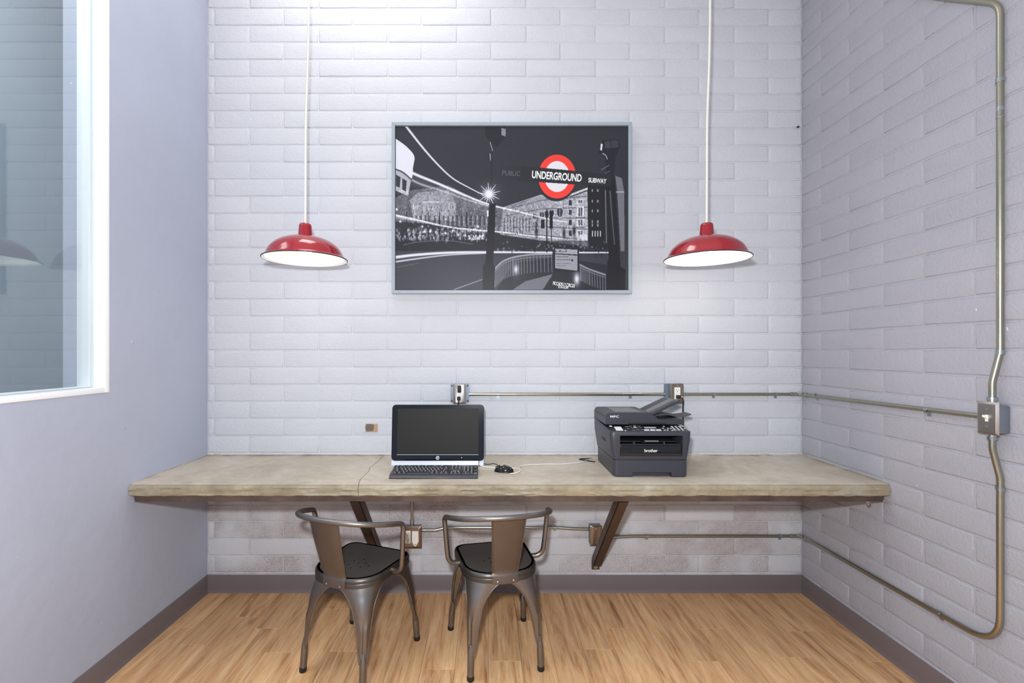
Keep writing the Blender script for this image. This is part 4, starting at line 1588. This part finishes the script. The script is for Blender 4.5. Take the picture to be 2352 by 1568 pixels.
me_ = text_mesh('brother', 0.0215, 0.0003, bold=0.0002, spacing=0.95)
me_.transform(Matrix.Translation((0.002, 0.0038, 0.1275)) @ RX)
me_.materials.append(M['legend'])
obj('lettering', me_, None, flap)
# seam line of the body, side handle
obj('handle_recess', bx((-0.1925, 0.150, 0.165), (0.006, 0.075, 0.026), 0.003, 1, rot=Matrix.Rotation(0.10, 4, 'Y')), 'slot', pr)
# control panel: sloping console
def zp(y):
    return 0.2215 + (y / 0.088) * 0.020
bm = bmesh.new()
loft(bm, [[(-0.1965, 0.001, 0.219), (0.1965, 0.001, 0.219), (0.1965, PD - 0.01, 0.219), (-0.1965, PD - 0.01, 0.219)],
          [(-0.1935, 0.003, zp(0.003)), (0.1935, 0.003, zp(0.003)), (0.198, PD - 0.01, 0.2425), (-0.198, PD - 0.01, 0.2425)]])
panel = obj('control_panel', bm, 'printer', pr, 25)
rp = Matrix.Rotation(math.atan2(0.020, 0.088), 4, 'X')
def btn(bm_, x, y, w, d, h=0.0016):
    box(bm_, (x, y, zp(y) + 0.0006), (w, d, h), rot=rp)
b_white, b_grey, b_dark = bmesh.new(), bmesh.new(), bmesh.new()
for k in range(4):
    btn(b_white, -0.147, 0.017 + k * 0.0125, 0.034, 0.0095)
btn(b_white, -0.120, 0.012, 0.006, 0.006)
btn(b_white, -0.178, 0.068, 0.012, 0.012)
for k in range(3):
    btn(b_white, -0.014 + k * 0.029, 0.019, 0.024, 0.011, 0.003)
for x, y in ((-0.100, 0.062), (-0.080, 0.068), (-0.058, 0.068), (-0.098, 0.040), (-0.076, 0.046), (-0.054, 0.046), (-0.078, 0.018), (-0.056, 0.022), (-0.034, 0.022), (-0.036, 0.070), (-0.034, 0.050)):
    btn(b_grey, x, y, 0.016, 0.006)
for x, y in ((-0.060, 0.052), (-0.057, 0.070)):
    btn(b_white, x, y, 0.014, 0.007)
for x, y in ((0.087, 0.066), (0.074, 0.042), (0.098, 0.040), (0.088, 0.018), (0.112, 0.040), (0.112, 0.018), (0.074, 0.018)):
    btn(b_white, x, y, 0.008, 0.006)
for r_ in range(4):
    for c_ in range(3):
        btn(b_white, 0.126 + c_ * 0.019, 0.020 + r_ * 0.015, 0.009, 0.006)
btn(b_dark, 0.012, 0.052, 0.080, 0.045)
o = obj('buttons', b_white, 'legend', panel, 0); o['kind'] = 'stuff'
o = obj('buttons', b_grey, 'tray_grey', panel, 0); o['kind'] = 'stuff'
obj('display_surround', b_dark, 'bezel', panel, 0)
obj('display', box(bmesh.new(), (0.012, 0.046, zp(0.046) + 0.0012), (0.058, 0.018, 0.0016), rot=rp), 'lcd', panel, 0)
obj('stop_button', box(bmesh.new(), (0.182, 0.068, zp(0.068) + 0.0008), (0.024, 0.010, 0.003), 0.001, 1, rot=rp), 'pink', panel)
obj('start_button', box(bmesh.new(), (0.186, 0.040, zp(0.040) + 0.0008), (0.020, 0.010, 0.003), 0.001, 1, rot=rp), 'green_btn', panel)
# document feeder on top
prof = [(-0.198, 0.2425), (0.199, 0.2425), (0.199, 0.262), (0.194, 0.2675), (0.066, 0.2675), (0.034, 0.300), (0.028, 0.302), (-0.180, 0.302), (-0.192, 0.296), (-0.197, 0.284)]
bm = prism(bmesh.new(), prof, 'y', 0.086, PD - 0.006)
es = [e for e in bm.edges if abs(e.verts[0].co.y - e.verts[1].co.y) < 1e-6 and e.verts[0].co.y < 0.1]
bmesh.ops.bevel(bm, geom=es, offset=0.0025, segments=2, affect='EDGES')
feeder = obj('document_feeder', bm, 'printer', pr, 35)
obj('feeder_gap', box(bmesh.new(), (0.012, 0.0865, 0.2475), (0.190, 0.004, 0.0085)), 'slot', feeder, 0)
obj('lid_gap', bx((-0.1978, 0.225, 0.2815), (0.003, 0.262, 0.0016)), 'slot', feeder, 0)
obj('feeder_cover', bx((-0.075, 0.215, 0.3025), (0.130, 0.180, 0.003), 0.0012, 1), 'tray_grey', feeder, 30)
me_ = text_mesh('MFC', 0.020, 0.0003, bold=0.0003, spacing=1.0)
me_.transform(Matrix.Translation((-0.154, 0.0852, 0.2825)) @ RX @ Matrix.Diagonal((1.15, 0.75, 1, 1)))
me_.materials.append(M['legend'])
obj('lettering', me_, None, feeder)
# raised input tray
bm = bmesh.new()
pa, pb = Vector((0.040, 0, 0.290)), Vector((0.186, 0, 0.360))
dv = (pb - pa).normalized()
nv = Vector((-dv.z, 0, dv.x))
def slabtray(bm_, y0, y1, o0, o1, s0=0.0, s1=1.0):
    A, Bq = pa.lerp(pb, s0), pa.lerp(pb, s1)
    loft(bm_, [[A + nv * o0 + Vector((0, y0, 0)), A + nv * o1 + Vector((0, y0, 0)), A + nv * o1 + Vector((0, y1, 0)), A + nv * o0 + Vector((0, y1, 0))],
               [Bq + nv * o0 + Vector((0, y0 + 0.012, 0)), Bq + nv * o1 + Vector((0, y0 + 0.012, 0)), Bq + nv * o1 + Vector((0, y1, 0)), Bq + nv * o0 + Vector((0, y1, 0))]])
slabtray(bm, 0.115, 0.325, -0.006, 0.0)
tray = obj('input_tray', bm, 'tray_grey', pr, 30)
for y0_, y1_ in ((0.128, 0.175), (0.245, 0.322)):
    bm = bmesh.new()
    slabtray(bm, y0_, y1_, 0.0, 0.0015, 0.02, 0.96)
    obj('tray_strip', bm, 'printer', tray, 30)
bm = bmesh.new()
slabtray(bm, 0.108, 0.116, -0.007, 0.004)
obj('tray_rim', bm, 'printer', tray, 30)
# output stop paddle on the right behind the lid
bm = bmesh.new()
paddle = catmull([(0.055, 0.20, 0.270), (0.10, 0.21, 0.284), (0.15, 0.215, 0.283), (0.20, 0.22, 0.272), (0.235, 0.225, 0.273), (0.275, 0.225, 0.281)], 5)
loops = []
for i, p in enumerate(paddle):
    w = 0.05 if i < 18 else 0.05 - 0.012 * (i - 17) / 8
    loops.append([p + Vector((0, -w, -0.004)), p + Vector((0, w, -0.004)), p + Vector((0, w, 0.003)), p + Vector((0, -w, 0.003))])
loft(bm, loops)
obj('paper_paddle', bm, 'printer_side', pr, 50)

# ================================================================== ELECTRICAL: boxes
YW = -0.0042                                   # face of the blocks on the back wall
def raised_cover(w, h, t, inset):
    lo = [(x, 0, z) for x, z in rrect(w, h, 0.008, 3)]
    a = [(x, -t * 0.25, z) for x, z in rrect(w, h, 0.008, 3)]
    b = [(x, -t, z) for x, z in rrect(w - 2 * inset, h - 2 * inset, 0.006, 3)]
    return loft(bmesh.new(), [lo, a, b])

def screw(parent, loc, rot=None, r=0.0042, mat='zinc'):
    o_ = obj('screw', lathe(bmesh.new(), [(r, 0), (r * 0.92, 0.0012), (r * 0.5, 0.0019), (0, 0.002)], 14), mat, parent, 50)
    o_.matrix_basis = Matrix.Translation(loc) @ (rot if rot is not None else RX)
    return o_

def receptacle(parent, cx, cz, y, w=0.034, h=0.068, slots=('u',)):
    r = obj('receptacle', bx((cx, y, cz), (w, 0.005, h), 0.0015, 1), 'white_plastic', parent, 30)
    for s_ in slots:
        oz = 0.0165 if s_ == 'u' else -0.0165
        for dx, dz, ww, hh in ((-0.0065, 0.004, 0.0022, 0.008), (0.0065, 0.004, 0.0022, 0.0068), (0, -0.0065, 0.0045, 0.0045)):
            obj('slot', bx((cx + dx, y - 0.0026, cz + oz + dz), (ww, 0.0006, hh)), 'slot', r, 0)
    return r

# outlet above the computer
ob = thing('outlet_box', 'steel outlet box on the white wall above the computer', 'outlet', (-0.158, YW, 1.172), 0, 'electrical boxes')
obj('mounting_plate', loft(bmesh.new(), [[(x, 0, z) for x, z in rrect(0.108, 0.108, 0.010, 4)], [(x, -0.020, z) for x, z in rrect(0.108, 0.108, 0.010, 4)]]), 'boxgrey', ob, 40)
obj('box', bx((0, -0.029, 0), (0.070, 0.022, 0.112), 0.003, 2), 'boxgrey', ob, 40)
cv = obj('cover', loft(bmesh.new(), [[(x, -0.040, z) for x, z in rrect(0.072, 0.114, 0.003, 3)], [(x, -0.043, z) for x, z in rrect(0.070, 0.112, 0.003, 3)], [(x, -0.048, z) for x, z in rrect(0.050, 0.104, 0.003, 3)]]), 'stainless', ob, 30)
receptacle(cv, 0.0, 0.0, -0.0485, 0.030, 0.066, ())
for dx, dz in ((-0.046, 0.044), (0.046, 0.044), (-0.046, -0.044), (0.046, -0.044)):
    obj('slot', bx((dx, -0.0204, dz), (0.006, 0.0012, 0.012), rot=Matrix.Rotation(math.copysign(0.7, dx * dz), 4, 'Y')), 'slot', ob, 0)
screw(cv, (0, -0.048, 0.001))
# outlet above the printer
ob = thing('outlet_box', 'steel outlet box with brown cover plate on the white wall above the printer', 'outlet', (1.098, YW, 1.174), 0, 'electrical boxes')
obj('mounting_plate', loft(bmesh.new(), [[(x, 0, z) for x, z in rrect(0.108, 0.108, 0.010, 4)], [(x, -0.020, z) for x, z in rrect(0.108, 0.108, 0.010, 4)]]), 'boxgrey', ob, 40)
obj('box', bx((0.0, -0.036, 0), (0.072, 0.040, 0.112), 0.003, 2), 'boxgrey', ob, 40)
cv = obj('cover', loft(bmesh.new(), [[(x, -0.055, z) for x, z in rrect(0.073, 0.116, 0.003, 3)], [(x, -0.059, z) for x, z in rrect(0.072, 0.115, 0.003, 3)], [(x, -0.0615, z) for x, z in rrect(0.066, 0.109, 0.003, 3)]]), 'warm_steel', ob, 30)
receptacle(cv, 0.0, 0.002, -0.0625, 0.034, 0.068, ('u', 'd'))
screw(cv, (0, -0.0615, 0.047)); screw(cv, (0, -0.0615, -0.047))
# outlet below the desk, between the chairs
ob = thing('outlet_box', 'square tan covered outlet box under the desk between the two chairs', 'outlet', (-0.437, YW, 0.340), 0, 'electrical boxes')
obj('box', bx((0, -0.020, 0), (0.108, 0.040, 0.118), 0.003, 2), 'boxgrey', ob, 40)
cv = obj('cover', loft(bmesh.new(), [[(x, -0.040, z) for x, z in rrect(0.120, 0.130, 0.004, 3)], [(x, -0.043, z) for x, z in rrect(0.119, 0.129, 0.004, 3)], [(x, -0.052, z) for x, z in rrect(0.090, 0.106, 0.004, 3)]]), 'warm_steel', ob, 30)
receptacle(cv, -0.020, 0.004, -0.0525, 0.034, 0.074, ('u', 'd'))
bm = prism(bmesh.new(), [(0.006, 0.040), (0.042, 0.040), (0.044, -0.018), (0.030, -0.044), (0.024, -0.047), (0.018, -0.044), (0.006, -0.022)], 'y', -0.060, -0.050)
obj('white_flap', bm, 'white_plastic', cv, 30)
screw(cv, (0.024, -0.060, -0.036)); screw(cv, (-0.036, -0.052, 0.047))
# blank box beside the right brace
ob = thing('junction_box', 'narrow blank brown junction box beside the right desk brace', 'junction box', (0.633, YW, 0.350), 0, 'electrical boxes')
obj('box', bx((0, -0.022, 0), (0.066, 0.044, 0.112), 0.003, 2), 'boxgrey', ob, 40)
cv = obj('cover', loft(bmesh.new(), [[(x, -0.044, z) for x, z in rrect(0.072, 0.118, 0.004, 3)], [(x, -0.047, z) for x, z in rrect(0.071, 0.117, 0.004, 3)], [(x, -0.054, z) for x, z in rrect(0.044, 0.104, 0.006, 3)]]), 'warm_steel', ob, 30)
screw(cv, (0, -0.054, 0.040)); screw(cv, (0, -0.054, -0.040))
# light switch on the right wall (local frame: -y is the room side; turned to face -x)
SWY, SWZ = -1.068, 1.175
sw = thing('light_switch', 'stainless light switch with white toggle on the right wall', 'light switch', (XR - 0.0042, SWY, SWZ), -math.pi / 2, 'electrical boxes')
sb = obj('box', bx((0, -0.021, -0.002), (0.070, 0.042, 0.100), 0.005, 2), 'boxgrey', sw, 40)
for dz in (0.026, -0.006, -0.034):
    obj('knockout', lathe(bmesh.new(), [(0.0125, 0), (0.0125, 0.0006), (0.0112, 0.0008), (0.0, 0.0008)], 24), 'boxgrey', sb, 30).matrix_basis = Matrix.Translation((0.035, -0.020, dz)) @ Matrix.Rotation(math.pi / 2, 4, 'Y')
pl = obj('wall_plate', loft(bmesh.new(), [[(x, -0.042, z) for x, z in rrect(0.074, 0.118, 0.002, 2)], [(x, -0.043, z) for x, z in rrect(0.074, 0.118, 0.002, 2)], [(x, -0.0485, z) for x, z in rrect(0.058, 0.102, 0.002, 2)]]), 'stainless', sw, 25)
obj('toggle_slot', bx((0, -0.0486, 0), (0.011, 0.001, 0.024)), 'white_plastic', pl, 0)
bm = bmesh.new()
loft(bm, [[(-0.0048, -0.0485, -0.004), (0.0048, -0.0485, -0.004), (0.0048, -0.0485, 0.008), (-0.0048, -0.0485, 0.008)],
          [(-0.0038, -0.061, 0.004), (0.0038, -0.061, 0.004), (0.0038, -0.061, 0.0115), (-0.0038, -0.061, 0.0115)]])
obj('toggle', bm, 'white_plastic', pl, 20)
screw(pl, (0, -0.0485, 0.031)); screw(pl, (0, -0.0485, -0.031))

# ================================================================== ELECTRICAL: conduits
CR = 0.0093
def strap(parent, p, along, out, side):
    """one-hole strap: band round the pipe and an ear with a screw; 'out' = away from wall, 'side' = ear direction"""
    p, along, out, side = (Vector(v) for v in (p, along, out, side))
    bm_ = bmesh.new()
    w = 0.0075
    prev = None
    pts = []
    for k in range(13):
        a = math.pi * k / 12
        pts.append(p + side * math.cos(a) * (CR + 0.0014) + out * math.sin(a) * (CR + 0.0014))
    pts = [pts[0] - out * (CR * 0.9) + side * 0.014, pts[0] - out * (CR * 0.9) + side * 0.001] + pts + [pts[-1] - out * (CR * 0.6)]
    th = 0.0012
    for a, b in zip(pts[:-1], pts[1:]):
        n_ = (b - a).cross(along).normalized() * th
        loft(bm_, [[a - along * w, a + along * w, a + along * w + n_, a - along * w + n_], [b - along * w, b + along * w, b + along * w + n_, b - along * w + n_]])
    st = obj('strap', bm_, 'zinc', parent, 40)
    q = out.to_track_quat('Z', 'Y').to_matrix().to_4x4()
    screw(st, p + side * (CR + 0.0085) - out * (CR * 0.9 - 0.001), q, 0.004)
    return st
def coupling(parent, p, d, L=0.022, r=0.0102, name='connector'):
    p, d = Vector(p), Vector(d).normalized()
    bm_ = bmesh.new()
    tube(bm_, [p, p + d * 0.004, p + d * 0.0045, p + d * L * 0.6, p + d * L * 0.62, p + d * L], r, 18, radii=[r * 1.12, r * 1.12, r * 0.86, r * 0.86, r * 1.05, r * 1.02])
    return obj(name, bm_, 'zinc', parent, 35)

YC = YW - CR - 0.0022                       # pipe centre in front of the back wall
XC = XR - 0.0042 - CR - 0.0022              # pipe centre in front of the right wall
ZU = 1.166
OUTB, OUTR = (0, -1, 0), (-1, 0, 0)
# 1 between the two upper outlets
c = thing('conduit_pipe', 'straight steel conduit on the white wall joining the two upper outlets', 'conduit', (0.45, 0, 0), 0, 'steel conduit runs')
c.location = (0, 0, 0)
obj('pipe', tube(bmesh.new(), [(-0.090, YC, ZU), (1.036, YC, ZU)], CR, 16), 'conduit', c, 60)
coupling(c, (-0.104, YC, ZU), (1, 0, 0)); coupling(c, (1.044, YC, ZU), (-1, 0, 0))
for x in (0.066, 0.845):
    strap(c, (x, YC, ZU), (1, 0, 0), OUTB, (0, 0, -1))
# 2 from the printer outlet round the corner to the switch
c = thing('conduit_pipe', 'steel conduit running from the printer outlet round the corner to the light switch', 'conduit', (0, 0, 0), 0, 'steel conduit runs')
obj('pipe', tube(bmesh.new(), [(1.160, YC, ZU), (XC - 0.03, YC, ZU)], CR, 16), 'conduit', c, 60)
obj('pipe', tube(bmesh.new(), [(XC, YC - 0.03, ZU), (XC, -1.012, SWZ)], CR, 16), 'conduit', c, 60)
coupling(c, (1.152, YC, ZU), (1, 0, 0))
coupling(c, (XC, -1.032, SWZ), (0, 1, 0), 0.022, 0.0102)
def pull_elbow(c, z):
    bm_ = bmesh.new()
    tube(bm_, fillet([(XC - 0.062, YC, z), (XC, YC, z), (XC, YC - 0.052, z)], 0.022, 8), 0.0112, 16)
    box(bm_, (XC - 0.014, YC - 0.014, z + 0.009), (0.030, 0.030, 0.010), 0.003, 1, rot=Matrix.Rotation(math.radians(45), 4, 'Z'))
    el = obj('corner_elbow', bm_, 'galv', c, 40)
    screw(el, (XC - 0.052, YC, z + 0.012), Matrix.Identity(4), 0.004)
    screw(el, (XC, YC - 0.042, z + 0.012), Matrix.Identity(4), 0.004)
pull_elbow(c, ZU)
for x in (1.335, 1.700):
    strap(c, (x, YC, ZU), (1, 0, 0), OUTB, (0, 0, -1))
for y in (-0.135, -0.800):
    strap(c, (XC, y, ZU + 0.004), (0, 1, 0), OUTR, (0, 0, -1))
# 3 up from the switch, bending away at the top
c = thing('conduit_pipe', 'tall steel conduit rising from the light switch up the right wall', 'conduit', (0, 0, 0), 0, 'steel conduit runs')
xo = XR - 0.0042 - 0.028                    # pipe leaves the box further from the wall, then offsets back
yu = -1.079
path = fillet([(xo, SWY, SWZ + 0.066), (xo, SWY, SWZ + 0.13), (XC, yu, SWZ + 0.24), (XC, yu, 2.665), (XC, -0.885, 2.830), (XC, -0.50, 3.18), (XC, -0.25, 3.99)], [0.10, 0.10, 0.10, 0.3, 0.3], 10)
obj('pipe', tube(bmesh.new(), path, CR * 1.12, 16), 'conduit', c, 60)
coupling(c, (xo, SWY, SWZ + 0.050), (0, 0, 1), 0.026, 0.0145)
for z in (1.414, 2.39):
    strap(c, (XC, yu, z), (0, 0, 1), OUTR, (0, 1, 0))
coupling(c, (XC, yu, 2.255), (0, 0, 1), 0.040, 0.0102, 'coupling')
# 4 down from the switch, round the bottom bend and along to the corner and the junction box
ZL = 0.334
c = thing('conduit_pipe', 'steel conduit looping down from the light switch to the junction box under the desk', 'conduit', (0, 0, 0), 0, 'steel conduit runs')
yd = -1.079
path = fillet([(xo, SWY, SWZ - 0.070), (xo, SWY, SWZ - 0.11), (XC, yd, SWZ - 0.215), (XC, yd, 0.352), (XC, yd + 0.30, 0.345), (XC, -0.14, ZL + 0.004), (XC, YC - 0.03, ZL)], [0.09, 0.09, 0.115, 0, 0], 10)
obj('pipe', tube(bmesh.new(), path, CR * 1.12, 16), 'conduit', c, 60)
path = fillet([(XC - 0.03, YC, ZL), (0.86, YC, ZL), (0.78, YC, ZL - 0.004), (0.70, YC, ZL - 0.010), (0.672, YC - 0.008, ZL - 0.010)], 0.05, 6)
obj('pipe', tube(bmesh.new(), path, CR, 16), 'conduit', c, 60)
coupling(c, (xo, SWY, SWZ - 0.052), (0, 0, -1), 0.026, 0.0145)
coupling(c, (0.667, YC - 0.008, ZL - 0.010), (1, 0, 0))
pull_elbow(c, ZL)
strap(c, (XC, yd, SWZ - 0.252), (0, 0, 1), OUTR, (0, 1, 0))
strap(c, (XC, yd + 0.225, 0.347), (0, 1, 0), OUTR, (0, 0, -1))
for x in (0.940, 1.725):
    strap(c, (x, YC, ZL), (1, 0, 0), OUTB, (0, 0, -1))
# 5 between the two lower boxes
c = thing('conduit_pipe', 'short galvanised conduit under the desk behind the right chair', 'conduit', (0, 0, 0), 0, 'steel conduit runs')
path = fillet([(-0.365, YC - 0.008, 0.372), (-0.30, YC - 0.008, 0.372), (-0.24, YC, 0.384), (0.42, YC, 0.384), (0.50, YC - 0.004, 0.379), (0.592, YC - 0.006, 0.378)], 0.06, 6)
obj('pipe', tube(bmesh.new(), path, CR, 16), 'galv', c, 60)
coupling(c, (-0.382, YC - 0.008, 0.372), (1, 0, 0)); coupling(c, (0.600, YC - 0.006, 0.378), (-1, 0, 0))
for x in (-0.205, 0.40):
    strap(c, (x, YC, 0.384), (1, 0, 0), OUTB, (0, 0, -1))
# 6 short riser from the lower outlet to the desk
c = thing('conduit_pipe', 'short vertical galvanised conduit under the desk above the tan outlet', 'conduit', (0, 0, 0), 0, 'steel conduit runs')
obj('pipe', tube(bmesh.new(), [(-0.437, YC - 0.010, 0.412), (-0.437, YC - 0.010, 0.60), (-0.437, YC - 0.010, 0.742)], CR, 16), 'galv', c, 60)
coupling(c, (-0.437, YC - 0.010, 0.400), (0, 0, 1), 0.030, 0.0135)

# ================================================================== CORDS
# computer: two plugs stacked in the upper outlet, cord running down behind the screen
t_ = thing('power_cord', 'black power cord plugged in behind the computer', 'cord', (-0.158, YW - 0.050, 1.172))
obj('adapter', box(bmesh.new(), (0, -0.012, 0.028), (0.021, 0.022, 0.040), 0.005, 2), 'slot', t_, 40)
obj('plug', box(bmesh.new(), (-0.003, -0.010, -0.026), (0.020, 0.020, 0.022), 0.004, 2), 'rubber', t_, 40)
obj('cable', tube(bmesh.new(), catmull([(-0.003, -0.018, -0.030), (-0.004, -0.024, -0.05), (-0.010, -0.012, -0.09), (-0.012, -0.004, -0.18), (-0.01, -0.005, -0.30), (0.0, -0.02, -0.355), (0.01, -0.06, -0.3645)], 8), 0.0042, 8), 'cord_black', t_, 60)
t_ = thing('power_cord', 'black power cord with tan tag hanging from the outlet behind the printer', 'cord', (1.098, YW - 0.065, 1.174))
obj('plug', box(bmesh.new(), (0.002, -0.010, -0.018), (0.024, 0.022, 0.020), 0.004, 2), 'rubber', t_, 40)
obj('cable_tag', box(bmesh.new(), (0.018, -0.014, -0.022), (0.014, 0.010, 0.018), 0.003, 1), 'gold', t_, 40)
obj('cable', tube(bmesh.new(), catmull([(0.010, -0.016, -0.020), (0.024, -0.02, -0.035), (0.026, -0.012, -0.09), (0.030, -0.008, -0.20), (0.03, -0.010, -0.33), (-0.02, -0.012, -0.362), (-0.08, -0.012, -0.3665)], 8), 0.0042, 8), 'cord_black', t_, 60)
zc = DZ + 0.0042
t_ = obj('mouse_cable', tube(bmesh.new(), catmull([(-0.02, -0.22, zc), (0.01, -0.235, zc), (0.035, -0.215, zc), (0.058, -0.25, zc), (0.058, -0.30, zc), (0.045, -0.345, zc + 0.004), (0.050, -0.364, zc + 0.009)], 8), 0.0020, 8), 'cord_black', None, 60)
tag(t_, 'thin black cable leading from the computer to the mouse', 'cable')
zw = DZ + 0.0034
wc = [(-0.03, -0.268, zw), (0.0, -0.285, zw), (0.05, -0.300, zw), (0.10, -0.302, zw), (0.148, -0.315, zw), (0.168, -0.345, zw), (0.160, -0.39, zw), (0.135, -0.418, zw),
      (0.118, -0.424, zw), (0.15, -0.410, zw), (0.172, -0.372, zw + 0.003), (0.170, -0.320, zw + 0.004), (0.19, -0.262, zw), (0.25, -0.235, zw), (0.33, -0.225, zw), (0.40, -0.225, zw), (0.47, -0.205, zw), (0.53, -0.175, zw), (0.575, -0.12, zw), (0.62, -0.085, zw)]
t_ = obj('white_cable', tube(bmesh.new(), catmull(wc, 8), 0.0022, 8), 'cord_white', None, 60)
tag(t_, 'thin white cable winding across the desk from the computer to the printer', 'cable')
t_ = obj('printer_cable', tube(bmesh.new(), catmull([(0.60, -0.10, zc), (0.565, -0.098, zc), (0.532, -0.105, zc), (0.528, -0.116, zc), (0.56, -0.145, zc), (0.585, -0.165, zc), (0.600, -0.172, zc)], 8), 0.0032, 8), 'cord_black', None, 60)
tag(t_, 'short loop of black cable on the desk left of the printer', 'cable')

# ================================================================== small marks on the wall
pt = thing('wall_patch', 'small unpainted brick patch in the white wall left of the computer', 'wall patch', (PATCH[0], YW - 0.0005, PATCH[1]))
obj('paint_ledge', box(box(bmesh.new(), (-0.034, -0.0004, 0.0), (0.020, 0.003, 0.054), 0.001, 1), (0.004, -0.0008, -0.0255), (0.060, 0.004, 0.003)), 'paint_white', pt, 30)
obj('bare_brick', bx((0.010, -0.0004, 0.0), (0.072, 0.002, 0.047), 0.0006, 1), 'brick_bare', pt, 30)
blobp = []
for k in range(26):
    a = 2 * math.pi * k / 26
    c_, s_ = math.cos(a), math.sin(a)
    rr = 1 + 0.10 * noise.noise((c_ * 2, s_ * 2, 0.4))
    blobp.append((0.000 + 0.025 * rr * math.copysign(abs(c_) ** 0.6, c_), 0.002 + 0.0215 * rr * math.copysign(abs(s_) ** 0.6, s_)))
obj('mortar_fill', prism(bmesh.new(), blobp, 'y', -0.0026, 0.0), 'hole_dark', pt, 30)
nl = obj('nail', box(bmesh.new(), (1.832, -0.009, 2.738), (0.013, 0.012, 0.005), 0.001, 1, rot=Matrix.Rotation(0.25, 4, 'Y')), 'slot')
tag(nl, 'small black nail in the white wall near the right corner', 'nail')
